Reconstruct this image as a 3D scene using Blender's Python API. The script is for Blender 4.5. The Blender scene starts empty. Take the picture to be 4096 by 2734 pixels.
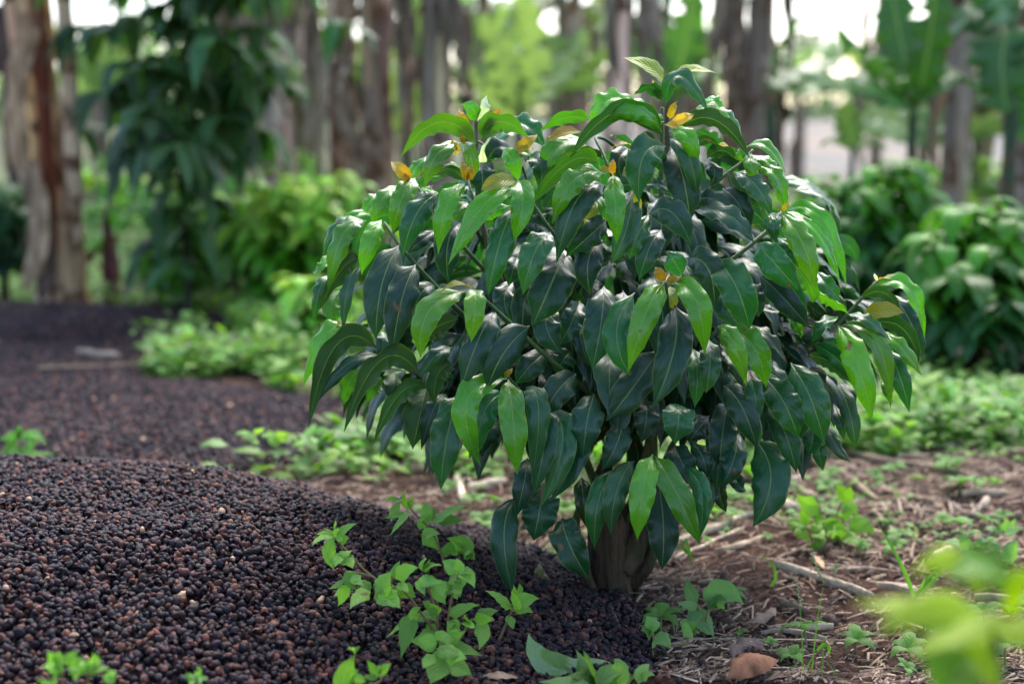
import bpy, math, random
import numpy as np
R = math.radians
rng = np.random.default_rng(7)
random.seed(7)
scene = bpy.context.scene
COL = scene.collection

# ------------------------------------------------------------------ camera
CAM_H = 0.80; PITCH = R(8.0); F = 5688.0; CX, CY = 2048.0, 1367.0   # focal length and centre in photo pixels (4096 wide)
cd = bpy.data.cameras.new('camera'); cam = bpy.data.objects.new('camera', cd); COL.objects.link(cam)
cam.location = (0, 0, CAM_H); cam.rotation_euler = (R(90) - PITCH, 0, 0)
cd.sensor_width = 36; cd.lens = 50; cd.clip_end = 2000; cd.clip_start = 0.05
cd.dof.use_dof = True; cd.dof.focus_distance = 2.22; cd.dof.aperture_fstop = 2.1; cd.dof.aperture_blades = 0
scene.camera = cam
# ------------------------------------------------------------------ world, sun, exposure
SUN_EL, SUN_AZ = R(55), R(18)       # azimuth measured from +Y (away from the camera) towards +X
w = bpy.data.worlds.new("World"); scene.world = w; w.use_nodes = True
nt = w.node_tree; bg = nt.nodes['Background']
sky = nt.nodes.new('ShaderNodeTexSky'); sky.sky_type = 'NISHITA'; sky.sun_disc = False
sky.sun_elevation = SUN_EL; sky.sun_rotation = SUN_AZ; sky.air_density = 1.0; sky.dust_density = 3.0; sky.ozone_density = 1.0
hs = nt.nodes.new('ShaderNodeHueSaturation'); hs.inputs['Saturation'].default_value = 1.05
tn = nt.nodes.new('ShaderNodeMix'); tn.data_type = 'RGBA'; tn.blend_type = 'MULTIPLY'; tn.inputs[0].default_value = 1; tn.inputs[7].default_value = (.97, .975, 1.03, 1)
nt.links.new(sky.outputs[0], hs.inputs['Color']); nt.links.new(hs.outputs[0], tn.inputs[6]); nt.links.new(tn.outputs[2], bg.inputs[0]); bg.inputs[1].default_value = 0.15
sd = bpy.data.lights.new('sun', 'SUN'); sd.energy = 1.15; sd.angle = R(34); sd.color = (1.0, 0.955, 0.93)
so = bpy.data.objects.new('sun', sd); COL.objects.link(so)
from mathutils import Vector
sv = Vector((math.sin(SUN_AZ) * math.cos(SUN_EL), math.cos(SUN_AZ) * math.cos(SUN_EL), math.sin(SUN_EL)))
so.rotation_euler = sv.to_track_quat('Z', 'Y').to_euler()
scene.view_settings.view_transform = 'Standard'; scene.view_settings.look = 'None'
scene.view_settings.exposure = 1.9; scene.view_settings.gamma = 1
scene.cycles.use_denoising = True
scene.cycles.max_bounces = 7; scene.cycles.diffuse_bounces = 3; scene.cycles.glossy_bounces = 3
scene.cycles.transmission_bounces = 4; scene.cycles.transparent_max_bounces = 4
scene.cycles.sample_clamp_indirect = 6; scene.cycles.use_fast_gi = False

# ------------------------------------------------------------------ helpers
cp, sp = math.cos(PITCH), math.sin(PITCH)
def ray(px, py):
    u = (px - CX) / F; v = -(py - CY) / F
    return np.array([u, cp + v * sp, v * cp - sp])
def at(px, py, Y):
    d = ray(px, py); return np.array([0, 0, CAM_H]) + d * (Y / d[1])
def gnd(px, py, z=0.0):
    d = ray(px, py); return np.array([0, 0, CAM_H]) + d * ((z - CAM_H) / d[2])
CAMP = np.array([0, 0, CAM_H])
K2 = 4096 / 2349.0          # overview pixels -> photo pixels
def atv(x, y, Y): return at(x * K2, y * K2, Y)
def gv(x, y, z=0.0): return gnd(x * K2, y * K2, z)

def hash2(ix, iy, s=0):
    h = (ix.astype(np.int64) * 374761393 + iy.astype(np.int64) * 668265263 + s * 1442695041) & 0xffffffff
    h = ((h ^ (h >> 13)) * 1274126177) & 0xffffffff
    return ((h ^ (h >> 16)) & 0xffffff) / float(0xffffff)
def vnoise(x, y, s=0):
    x = np.asarray(x, float); y = np.asarray(y, float)
    ix = np.floor(x); iy = np.floor(y); fx = x - ix; fy = y - iy
    fx = fx * fx * (3 - 2 * fx); fy = fy * fy * (3 - 2 * fy)
    a = hash2(ix, iy, s); b = hash2(ix + 1, iy, s); c = hash2(ix, iy + 1, s); d = hash2(ix + 1, iy + 1, s)
    return (a + (b - a) * fx) * (1 - fy) + (c + (d - c) * fx) * fy
def fbm(x, y, o=4, s=0):
    v = 0; a = .5
    for k in range(o):
        v = v + a * vnoise(x * 2 ** k, y * 2 ** k, s + k); a *= .5
    return v

class MB:
    def __init__(s): s.v = []; s.f4 = []; s.f3 = []; s.c = []; s.uv = []; s.n = 0
    def add(s, v, f4=None, f3=None, col=(1, 1, 1), uv=None):
        v = np.asarray(v, float).reshape(-1, 3); n = len(v)
        s.v.append(v)
        if f4 is not None and len(f4): s.f4.append(np.asarray(f4, int).reshape(-1, 4) + s.n)
        if f3 is not None and len(f3): s.f3.append(np.asarray(f3, int).reshape(-1, 3) + s.n)
        c = np.asarray(col, float)
        s.c.append(np.broadcast_to(c, (n, 3)) if c.ndim == 1 else c)
        s.uv.append(np.zeros((n, 2)) if uv is None else np.asarray(uv, float))
        s.n += n
    def build(s, name, mat, parent=None, smooth=True):
        V = np.concatenate(s.v); C = np.concatenate(s.c); UV = np.concatenate(s.uv)
        F4 = np.concatenate(s.f4) if s.f4 else np.zeros((0, 4), int); F3 = np.concatenate(s.f3) if s.f3 else np.zeros((0, 3), int)
        org = np.zeros(3)
        if parent is not None: org = np.array(parent.location)
        V = V - org
        me = bpy.data.meshes.new(name)
        me.vertices.add(len(V)); me.vertices.foreach_set('co', V.astype(np.float32).ravel())
        li = np.concatenate([F4.ravel(), F3.ravel()]).astype(np.int32)
        me.loops.add(len(li)); me.loops.foreach_set('vertex_index', li)
        npo = len(F4) + len(F3); me.polygons.add(npo)
        ls = np.concatenate([np.arange(len(F4)) * 4, len(F4) * 4 + np.arange(len(F3)) * 3]).astype(np.int32)
        me.polygons.foreach_set('loop_start', ls)
        me.polygons.foreach_set('use_smooth', np.full(npo, smooth))
        me.update(calc_edges=True)
        ca = me.color_attributes.new('Col', 'FLOAT_COLOR', 'POINT')
        ca.data.foreach_set('color', np.concatenate([C, np.ones((len(C), 1))], 1).astype(np.float32).ravel())
        ul = me.uv_layers.new(name='UVMap'); ul.data.foreach_set('uv', UV[li].astype(np.float32).ravel())
        me.materials.append(mat)
        o = bpy.data.objects.new(name, me); COL.objects.link(o)
        if parent is not None: o.parent = parent
        return o

def tag(o, label=None, cat=None, group=None, kind=None):
    if label: o['label'] = label
    if cat: o['category'] = cat
    if group: o['group'] = group
    if kind: o['kind'] = kind
    return o
def empty(name, loc, label, cat, group=None):
    o = bpy.data.objects.new(name, None); COL.objects.link(o); o.location = loc
    o.empty_display_size = 0.1
    return tag(o, label, cat, group)
def copy_tree(o, parent=None):
    c = o.copy(); COL.objects.link(c)
    if parent is not None: c.parent = parent
    for ch in list(o.children): copy_tree(ch, c)
    return c

def nrm(a): return a / np.maximum(np.linalg.norm(a, axis=-1, keepdims=True), 1e-9)

PT = np.array([0, .03, .07, .13, .22, .35, .5, .63, .74, .83, .9, .95, 1.0])
COFFEE = (PT, np.array([.035, .05, .28, .62, .87, .99, 1.0, .95, .81, .60, .34, .15, 0.0]))
OVATE = (PT, np.array([.04, .08, .3, .66, .92, 1.0, .92, .74, .52, .33, .17, .08, 0.0]))
LANCE = (PT, np.array([.05, .12, .25, .45, .7, .95, 1.0, .9, .72, .5, .3, .15, 0.0]))
PADDLE = (PT, np.array([.03, .1, .35, .7, .92, 1.0, 1.0, .97, .9, .78, .6, .4, 0.05]))
BLADE = (PT, np.array([.6, .7, .8, .9, 1, 1, .9, .75, .6, .42, .27, .15, 0.0]))

def leaves(B, P0, M, P2, W, NH, col, nu=18, nv=8, prof=COFFEE, fold=.25, curl=.35, wave=.12, wk=4.0, tear=0.0, edgew=.05):
    """n leaves at once. P0, M, P2: base, middle, tip (n,3); W full width; NH wished normal (n,3)."""
    P0, M, P2, NH = [np.atleast_2d(np.asarray(a, float)) for a in (P0, M, P2, NH)]
    n = len(P0); W = np.broadcast_to(np.asarray(W, float), (n,)); col = np.broadcast_to(np.asarray(col, float), (n, 3))
    fold = np.broadcast_to(np.asarray(fold, float), (n,)); curl = np.broadcast_to(np.asarray(curl, float), (n,)); wave = np.broadcast_to(np.asarray(wave, float), (n,))
    t = np.linspace(0, 1, nu + 1); t = np.where(t > .5, .5 + (t - .5) ** .92 * .5 ** .08, t)
    Q = 2 * M - .5 * (P0 + P2)
    T_ = t[None, :, None]
    C = (1 - T_) ** 2 * P0[:, None] + 2 * T_ * (1 - T_) * Q[:, None] + T_ ** 2 * P2[:, None]
    D = nrm(2 * (1 - T_) * (Q - P0)[:, None] + 2 * T_ * (P2 - Q)[:, None] + 1e-6)
    N = NH[:, None] - D * (D * NH[:, None]).sum(-1, keepdims=True); N = nrm(N)
    S = np.cross(D, N)
    wv = np.interp(t, *prof)[None, :] * (W[:, None] / 2)
    v = np.linspace(-1, 1, nv + 1)
    ph = rng.uniform(0, 6.28, (n, 2)); fr = rng.uniform(.75, 1.25, (n, 2)) * wk
    av = np.abs(v)[None, None, :]; side = (v > 0).astype(int)
    phs = ph[:, side][:, None, :]; frs = fr[:, side][:, None, :]
    wob = np.sin(frs * 6.283 * t[None, :, None] + phs) * av ** 2.2 * wave[:, None, None] + .5 * np.sin(frs * 2.1 * 6.283 * t[None, :, None] + phs * 2) * av ** 3 * wave[:, None, None] * .5
    lat = v[None, None, :] * (1 - .1 * av * fold[:, None, None] - .25 * (curl[:, None, None] * av) ** 2) * (1 + edgew * np.sin(frs * .8 * 6.283 * t[None, :, None] + phs + 1.5) + edgew * .5 * np.sin(frs * 1.9 * 6.283 * t[None, :, None] + phs * 3))
    up = fold[:, None, None] * av - curl[:, None, None] * av ** 2 + wob
    w3 = wv[:, :, None]
    if tear > 0:
        cut = (rng.random((n, nu + 1, 2)) < tear).astype(float) * rng.uniform(.1, .5, (n, nu + 1, 2))
        cutv = cut[:, :, side]
        up = up - cutv * av ** 2 * 1.2; lat = lat * (1 - 1.3 * cutv * (av > .3))
    P = C[:, :, None] + S[:, :, None] * (w3 * lat)[..., None] + N[:, :, None] * (w3 * up)[..., None]
    nvv = nv + 1
    a = (np.arange(nu)[:, None] * nvv + np.arange(nv)[None]).ravel()
    f = np.stack([a, a + 1, a + 1 + nvv, a + nvv], 1)
    per = (nu + 1) * nvv
    Fc = (f[None] + (np.arange(n) * per)[:, None, None]).reshape(-1, 4)
    uv = np.stack(np.broadcast_arrays(((v + 1) / 2)[None, :], t[:, None]), -1).reshape(1, per, 2)
    uv = np.broadcast_to(uv, (n, per, 2)).reshape(-1, 2)
    cc = np.broadcast_to(col[:, None], (n, per, 3)).reshape(-1, 3)
    B.add(P.reshape(-1, 3), Fc, col=cc, uv=uv)

def smooth_path(pts, m=6):
    pts = np.asarray(pts, float)
    if len(pts) < 3: 
        t = np.linspace(0, 1, m + 1)[:, None]; return pts[0] * (1 - t) + pts[-1] * t
    P = np.vstack([2 * pts[0] - pts[1], pts, 2 * pts[-1] - pts[-2]]); out = []
    for i in range(1, len(P) - 2):
        for k in range(m):
            t = k / m
            out.append(.5 * ((2 * P[i]) + (-P[i - 1] + P[i + 1]) * t + (2 * P[i - 1] - 5 * P[i] + 4 * P[i + 1] - P[i + 2]) * t * t + (-P[i - 1] + 3 * P[i] - 3 * P[i + 1] + P[i + 2]) * t ** 3))
    out.append(pts[-1]); return np.array(out)
def tube(B, pts, r0, r1, col=(1, 1, 1), ns=8, m=6, rough=0.0, flat=1.0, rs=None, smooth=True):
    P = smooth_path(pts, m) if smooth else np.asarray(pts, float)
    n = len(P); T = nrm(np.gradient(P, axis=0))
    ref = np.array([0, 0, 1.0]) if abs(T[0][2]) < .8 else np.array([1.0, 0, 0])
    A = np.zeros((n, 3)); a = ref
    for i in range(n):
        a = a - T[i] * np.dot(a, T[i]); a = a / max(np.linalg.norm(a), 1e-6); A[i] = a
    Bn = np.cross(T, A)
    s = np.linspace(0, 1, n); r = (r0 + (r1 - r0) * s) if rs is None else np.interp(s, np.linspace(0, 1, len(rs)), rs)
    th = np.arange(ns) / ns * 6.28318
    rr = r[:, None] * np.ones(ns)[None]
    if rough:
        q = vnoise(th[None] / 6.283 * ns * .7 + s[:, None] * 1.3, s[:, None] * n * .35 + 3 + th[None] * 0, int(rng.integers(999)))
        q[:, -1] = .5 * (q[:, -2] + q[:, 0])
        rr = rr * (1 + rough * (q - .5) * 2)
    if ns >= 30:
        c_, s_ = np.cos(th)[None], np.sin(th)[None]; q = vnoise(c_ * 4 + s[:, None] * 1.5 + 9, s_ * 4 + 17 + s[:, None], 5) * .35 + vnoise(c_ * 9 + s[:, None] * 3 + 30, s_ * 9 + 40 - s[:, None] * 3, 6) * .45 + vnoise(c_ * 22 + s[:, None] * 9 + 60, s_ * 22 + 70 + s[:, None] * 14, 7) * .2
        rr = rr * (1 + .5 * (q - .5))
    V = P[:, None] + A[:, None] * (np.cos(th)[None] * rr)[..., None] + Bn[:, None] * (np.sin(th)[None] * rr * flat)[..., None]
    i = (np.arange(n - 1)[:, None] * ns + np.arange(ns)[None]).ravel(); j = (np.arange(n - 1)[:, None] * ns + (np.arange(ns)[None] + 1) % ns).ravel()
    f = np.stack([i, j, j + ns, i + ns], 1)
    V = np.concatenate([V.reshape(-1, 3), P[:1], P[-1:]])
    a0 = np.arange(ns); b0 = (a0 + 1) % ns; k = (n - 1) * ns
    f3 = np.concatenate([np.stack([b0, a0, np.full(ns, n * ns)], 1), np.stack([a0 + k, b0 + k, np.full(ns, n * ns + 1)], 1)])
    uv = np.concatenate([np.stack(np.broadcast_arrays((th / 6.283)[None], s[:, None]), -1).reshape(-1, 2), [[0, 0], [0, 1]]])
    B.add(V, f, f3, col=col, uv=uv)

# ------------------------------------------------------------------ materials
def newmat(name):
    m = bpy.data.materials.new(name); m.use_nodes = True; n = m.node_tree
    return m, n, n.nodes['Principled BSDF'], n.nodes['Material Output']
def mathn(n, op, a, b=None, c=None):
    x = n.nodes.new('ShaderNodeMath'); x.operation = op
    for i, q in enumerate((a, b, c)):
        if q is None: continue
        if isinstance(q, (int, float)): x.inputs[i].default_value = q
        else: n.links.new(q, x.inputs[i])
    return x.outputs[0]
def mixc(n, f, a, b, mode='MIX'):
    x = n.nodes.new('ShaderNodeMix'); x.data_type = 'RGBA'; x.blend_type = mode
    for i, q in ((0, f), (6, a), (7, b)):
        if isinstance(q, (int, float)): x.inputs[i].default_value = q
        elif isinstance(q, tuple): x.inputs[i].default_value = (*q, 1)[:4]
        else: n.links.new(q, x.inputs[i])
    return x.outputs[2]
def noise(n, scale, detail=3, vec=None, rough=.5):
    x = n.nodes.new('ShaderNodeTexNoise'); x.inputs['Scale'].default_value = scale; x.inputs['Detail'].default_value = detail; x.inputs['Roughness'].default_value = rough
    if vec is not None: n.links.new(vec, x.inputs['Vector'])
    return x.outputs['Fac']
def ramp(n, f, stops):
    x = n.nodes.new('ShaderNodeValToRGB'); e = x.color_ramp.elements
    while len(e) < len(stops): e.new(.5)
    for i, (p, c) in enumerate(stops):
        e[i].position = p; e[i].color = (*c, 1) if isinstance(c, tuple) else (c, c, c, 1)
    n.links.new(f, x.inputs[0]); return x.outputs[0]
def bump(n, h, s, d, bs):
    x = n.nodes.new('ShaderNodeBump'); x.inputs['Strength'].default_value = s; x.inputs['Distance'].default_value = d
    n.links.new(h, x.inputs['Height']); n.links.new(x.outputs[0], bs.inputs['Normal']); return x.outputs[0]
def coords(n, which='Object', scale=None):
    c = n.nodes.new('ShaderNodeTexCoord').outputs[which]
    if scale:
        mp = n.nodes.new('ShaderNodeMapping'); n.links.new(c, mp.inputs[0]); mp.inputs['Scale'].default_value = scale; c = mp.outputs[0]
    return c
def mapr(n, v, a, b, c=0., d=1.):
    x = n.nodes.new('ShaderNodeMapRange'); n.links.new(v, x.inputs[0])
    for i, q in enumerate((a, b, c, d)): x.inputs[i + 1].default_value = q
    return x.outputs[0]

def leafmat(name, rough=.33, trans=.25, veins=11, vbump=.35, edge=.5, mid=.5, under=(.07, .15, .05), spots=True, spec=.5, slant=2.2, tcol=(1.6, 1.9, .7)):
    m, n, bs, out = newmat(name)
    at_ = n.nodes.new('ShaderNodeAttribute'); at_.attribute_name = 'Col'
    sep = n.nodes.new('ShaderNodeSeparateXYZ'); n.links.new(coords(n, 'UV'), sep.inputs[0])
    u, t = sep.outputs[0], sep.outputs[1]
    av = mathn(n, 'ABSOLUTE', mathn(n, 'MULTIPLY_ADD', u, 2.0, -1.0))
    ob = coords(n, 'Object')
    nz = noise(n, 14, 2, ob); fine = noise(n, 160, 3, ob)
    # side veins
    ph = mathn(n, 'ADD', mathn(n, 'MULTIPLY_ADD', av, -slant, mathn(n, 'MULTIPLY', t, float(veins))), mathn(n, 'MULTIPLY', mathn(n, 'POWER', av, 2.0), -.8))
    wv = mathn(n, 'SINE', mathn(n, 'MULTIPLY', ph, 6.283))
    vl = mapr(n, wv, .90, 1.0)
    midm = mapr(n, av, .05, .015)
    edm = mapr(n, av, .90, .99)
    base = mixc(n, mapr(n, nz, .3, .7), mixc(n, 1.0, at_.outputs[0], (.8, .8, .85), 'MULTIPLY'), mixc(n, 1.0, at_.outputs[0], (1.25, 1.15, 1.0), 'MULTIPLY'))
    base = mixc(n, mathn(n, 'MULTIPLY', vl, .14 * mid / .5), base, (.14, .24, .07))
    base = mixc(n, mathn(n, 'MULTIPLY', midm, mid), base, (.30, .42, .12))
    base = mixc(n, mathn(n, 'MULTIPLY', edm, edge), base, (.30, .38, .04))
    base = mixc(n, mapr(n, noise(n, 5, 4, ob, .7), .48, .72, 0., .07), base, (.17, .18, .15))
    if spots:
        sp_ = mapr(n, noise(n, 38, 1, ob), .745, .77)
        base = mixc(n, mathn(n, 'MULTIPLY', sp_, .8), base, (.16, .07, .02))
        yl = mapr(n, noise(n, 22, 1, ob), .76, .86)
        base = mixc(n, mathn(n, 'MULTIPLY', yl, .3), base, (.25, .25, .03))
    lum0 = n.nodes.new('ShaderNodeRGBToBW'); n.links.new(at_.outputs[0], lum0.inputs[0])
    g = n.nodes.new('ShaderNodeNewGeometry')
    und = mixc(n, .55, base, (*under,))
    n.links.new(mapr(n, lum0.outputs[0], .02, .12, spec * .95, spec * 1.1), bs.inputs['Specular IOR Level'])
    full = mixc(n, g.outputs['Backfacing'], base, und)
    n.links.new(full, bs.inputs['Base Color'])
    lum = n.nodes.new('ShaderNodeRGBToBW'); n.links.new(at_.outputs[0], lum.inputs[0])
    rg = mathn(n, 'ADD', mathn(n, 'ADD', mapr(n, fine, .3, .7, rough - .05, rough + .07), mapr(n, noise(n, 9, 3, ob), .35, .65, -.06, .08)), mapr(n, lum.outputs[0], .03, .12, .15, 0.02))
    rg2 = mathn(n, 'ADD', rg, mathn(n, 'MULTIPLY', g.outputs['Backfacing'], .22))
    n.links.new(rg2, bs.inputs['Roughness']); bs.inputs['Specular IOR Level'].default_value = spec
    h = mathn(n, 'ADD', mathn(n, 'MULTIPLY', mathn(n, 'MULTIPLY', wv, mathn(n, 'MULTIPLY_ADD', av, -.5, .9)), -vbump), mathn(n, 'MULTIPLY', noise(n, 38, 2, ob), 1.3))
    h = mathn(n, 'ADD', h, mathn(n, 'MULTIPLY', midm, -.6)); h = mathn(n, 'ADD', h, mathn(n, 'MULTIPLY', fine, .12))
    nb = bump(n, h, .4, .002, bs)
    tr = n.nodes.new('ShaderNodeBsdfTranslucent'); n.links.new(mixc(n, 1.0, base, tcol, 'MULTIPLY'), tr.inputs[0]); n.links.new(nb, tr.inputs['Normal'])
    mx = n.nodes.new('ShaderNodeMixShader'); mx.inputs[0].default_value = trans
    n.links.new(bs.outputs[0], mx.inputs[1]); n.links.new(tr.outputs[0], mx.inputs[2]); n.links.new(mx.outputs[0], out.inputs[0])
    return m
M_LEAF = leafmat('coffee_leaf', rough=.24, trans=.24, spec=.5, veins=8, vbump=.14, edge=.28, mid=.38)
M_YOUNG = leafmat('young_leaf', rough=.38, trans=.35, veins=9, vbump=.6, edge=.3, mid=.25, under=(.3, .25, .05), spots=False, tcol=(1.5, 1.3, .8))
M_BG = leafmat('shrub_leaf', rough=.36, trans=.35, spots=False, veins=8, vbump=.1, spec=.4)
M_WEED = leafmat('weed_leaf', rough=.55, trans=.35, veins=6, vbump=.5, edge=.1, mid=.25, under=(.16, .25, .1), spec=.3, spots=True)
M_BAN = leafmat('banana_leaf', rough=.38, trans=.38, veins=40, vbump=.25, edge=.15, mid=.6, under=(.14, .26, .08), spots=False, slant=3.0, tcol=(1.5, 1.55, 1.0))
M_FORE = leafmat('fore_leaf', rough=.5, trans=.4, veins=6, vbump=.3, edge=.1, mid=.2, under=(.15, .32, .01), spots=False, tcol=(1.5, 1.6, .4), spec=.3)
M_COVER = leafmat('cover_leaf', rough=.5, trans=.35, veins=5, vbump=.2, edge=0, mid=.1, under=(.14, .22, .08), spots=False, spec=.35)

def plainmat(name, rough=.8, bscale=60, bstr=.5, var=.35, streak=None, spec=.3, tint=None, bd=.004):
    """vertex colour times noise; streak stretches the noise along an axis"""
    m, n, bs, out = newmat(name)
    at_ = n.nodes.new('ShaderNodeAttribute'); at_.attribute_name = 'Col'
    ob = coords(n, 'Object', streak) if streak else coords(n, 'Object')
    a = noise(n, bscale, 5, ob, .65); b = noise(n, bscale * .17, 3, ob)
    f = mathn(n, 'ADD', mathn(n, 'MULTIPLY', a, .6), mathn(n, 'MULTIPLY', b, .4))
    k = mapr(n, f, .38, .62, 1 - var, 1 + var)
    x = n.nodes.new('ShaderNodeVectorMath'); x.operation = 'SCALE'; n.links.new(at_.outputs[0], x.inputs[0]); n.links.new(k, x.inputs['Scale'])
    c = x.outputs[0]
    if tint:
        c = mixc(n, mapr(n, noise(n, bscale * .3, 3, coords(n, 'Object')), .52, .62), c, tint)
    n.links.new(c, bs.inputs['Base Color']); bs.inputs['Roughness'].default_value = rough; bs.inputs['Specular IOR Level'].default_value = spec
    bump(n, a, bstr, bd, bs)
    return m
M_BARK = plainmat('bark', .92, 42, 1.0, .95, (1, 1, .16), tint=(.045, .055, .018), bd=.03)
M_STEM = plainmat('green_stem', .55, 60, .3, .3, (1, 1, .3))
M_PSEUDO = plainmat('banana_sheath', .75, 26, .9, .6, (1, 1, .06), tint=(.16, .075, .035), bd=.01)
M_DRY = plainmat('dry_leaf_fibre', .85, 40, .9, .55, (1, 1, .15))
M_STRAW = plainmat('straw', .75, 90, .8, .45, (1, 1, 1))
M_HUSK = plainmat('coffee_husk', .58, 260, 1.0, .35, spec=.28, bd=.0015)

def soilmat():
    m, n, bs, out = newmat('soil')
    ob = coords(n, 'Object')
    a = noise(n, 9, 6, ob, .7); b = noise(n, 60, 6, ob, .75); c = noise(n, 260, 3, ob, .7); d = noise(n, .9, 4, ob, .6)
    base = ramp(n, b, [(.32, (.022, .013, .009)), (.47, (.070, .038, .026)), (.60, (.145, .082, .055)), (.72, (.32, .22, .15))])
    base = mixc(n, mapr(n, a, .4, .62), mixc(n, 1.0, base, (.62, .55, .55), 'MULTIPLY'), base)
    st = mapr(n, noise(n, 55, 2, coords(n, 'Object', (1, .16, 1)), .6), .66, .72)
    base = mixc(n, mathn(n, 'MULTIPLY', st, .6), base, (.3, .22, .15))
    sep = n.nodes.new('ShaderNodeSeparateXYZ'); n.links.new(ob, sep.inputs[0])
    far = mathn(n, 'MULTIPLY', mapr(n, sep.outputs[1], 3.6, 7.5), mapr(n, d, .42, .55))
    base = mixc(n, far, base, mixc(n, mapr(n, c, .35, .65), (.05, .10, .025), (.11, .17, .045)))
    pale = mathn(n, 'MULTIPLY', mapr(n, sep.outputs[1], 22, 40), mapr(n, sep.outputs[0], -1, 5, .15, 1.))
    base = mixc(n, pale, base, mixc(n, mapr(n, noise(n, .12, 4, ob), .4, .6), (.24, .20, .15), (.15, .16, .14)))
    n.links.new(base, bs.inputs['Base Color']); bs.inputs['Roughness'].default_value = .95; bs.inputs['Specular IOR Level'].default_value = .15
    h = mathn(n, 'ADD', mathn(n, 'MULTIPLY', b, 1.0), mathn(n, 'MULTIPLY', c, .5))
    bump(n, h, 1.0, .012, bs)
    return m
M_SOIL = soilmat()

# ------------------------------------------------------------------ ground
def smooth01(x): x = np.clip(x, 0, 1); return x * x * (3 - 2 * x)
def heap(x, y):
    """height of the husk heaps above the soil; <=0 where there is none"""
    x = np.asarray(x, float); y = np.asarray(y, float)
    e = (fbm(x * 2.3 + 9, y * 2.3, 3, 5) - .45) * .25
    r2 = ((x + .98) / 1.15) ** 2 + ((y - 2.35) / .80) ** 2 + e
    h1 = .175 * smooth01((1.0 - r2) * 1.05) + .012 * np.sign(np.maximum(1.0 - r2, 0))
    lobe = ((x + .55) / .78) ** 2 + ((y - 2.2) / .78) ** 2 + e
    h1 = np.maximum(h1, .03 * smooth01((1.0 - lobe) * 2) + .010 * np.sign(np.maximum(1 - lobe, 0)))
    e2 = (fbm(x * 1.7, y * 1.7, 3, 15) - .45) * .5
    r2a = ((x + 1.75) / 1.36) ** 2 + ((y - 3.95) / .85) ** 2 + e2
    r2b = ((x + 2.75) / 1.55) ** 2 + ((y - 6.05) / .9) ** 2 + e2
    r2c = ((x - 1.15) / .55) ** 2 + ((y - 5.3) / .7) ** 2 + e2 * .5
    r2d = ((x - 1.75) / .55) ** 2 + ((y - 4.75) / .35) ** 2 + e2 * .5
    r2e = ((x + 3.0) / 1.75) ** 2 + ((y - 5.05) / 1.0) ** 2 + e2
    h = h1 + (h1 > 0) * (fbm(x * 9, y * 9, 3, 55) - .45) * .02
    for q, a in ((r2e, .02), (r2a, .02), (r2b, .05), (r2c, .12), (r2d, .06)):
        h = np.maximum(h, a * smooth01((1 - q) * 1.3) + .012 * np.sign(np.maximum(1 - q, 0)))
    return h
def soil_z(x, y):
    x = np.asarray(x, float); y = np.asarray(y, float)
    near = np.clip(1 - (np.hypot(x, y - 3) - 4) / 8, .0, 1)
    z = (fbm(x * 1.1, y * 1.1, 3, 2) - .45) * .07 * near + (fbm(x * 7, y * 7, 4, 31) - .47) * .045 * near
    z = z + .012 * (vnoise(x * 45, y * 45, 8) - .5) * near
    tr = np.exp(-(((x - .2) / .25) ** 2 + ((y - 2.45) / .22) ** 2))
    return z * (1 - .6 * tr)
def top_z(x, y): return soil_z(x, y) * (1 - .7 * (heap(x, y) > 0)) + heap(x, y)

def axis(lo, hi, a, b, d, g=1.12):
    mid = list(np.arange(a, b, d)); L = []; x = a; s = d
    while x > lo: s *= g; x -= s; L.append(x)
    Rr = []; x = mid[-1]; s = d
    while x < hi: s *= g; x += s; Rr.append(x)
    return np.array(L[::-1] + mid + Rr)
gx = axis(-320, 320, -1.6, 1.9, .014); gy = axis(-30, 420, 1.8, 4.4, .014)
X, Y = np.meshgrid(gx, gy)
Z = soil_z(X, Y)
hill = smooth01((Y - 30) / 75) * (1.2 + 1.5 * fbm(X * .02 + 3, Y * .01, 3, 77)) + smooth01((Y - 110) / 200) * 14 * fbm(X * .008, Y * .006, 3, 70)
Z = Z + hill
B = MB(); nx, ny = len(gx), len(gy)
a = (np.arange(ny - 1)[:, None] * nx + np.arange(nx - 1)[None]).ravel()
B.add(np.stack([X, Y, Z], -1), np.stack([a, a + 1, a + 1 + nx, a + nx], 1))
tag(B.build('ground', M_SOIL), kind='structure')

# ------------------------------------------------------------------ coffee husks
def husk_protos():
    out = []
    for k in range(7):
        nl, nm = (7, 9)
        th = np.linspace(0, math.pi, nl); ph = np.arange(nm) / nm * 2 * math.pi
        TH, PH = np.meshgrid(th, ph, indexing='ij')
        r = 1 + .10 * np.sin(PH * 3 + k) * np.sin(TH) + .15 * rng.standard_normal(TH.shape) * np.sin(TH)
        if k < 4:
            P = np.stack([r * np.sin(TH) * np.cos(PH), .82 * r * np.sin(TH) * np.sin(PH), 1.15 * np.cos(TH) * np.ones_like(PH)], -1)
            P[..., 1] -= .22 * np.exp(-((PH - 1.57) / .5) ** 2) * np.sin(TH) ** 2
        else:   # split, empty shell
            t2 = TH * .62
            P = np.stack([r * np.sin(t2) * np.cos(PH), .85 * r * np.sin(t2) * np.sin(PH), np.cos(t2) * (1 + 0 * PH)], -1)
        i = (np.arange(nl - 1)[:, None] * nm + np.arange(nm)[None]).ravel(); j = (np.arange(nl - 1)[:, None] * nm + (np.arange(nm)[None] + 1) % nm).ravel()
        out.append((P.reshape(-1, 3), np.stack([i, i + nm, j + nm, j], 1)))
    return out
PROT = husk_protos()
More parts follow.
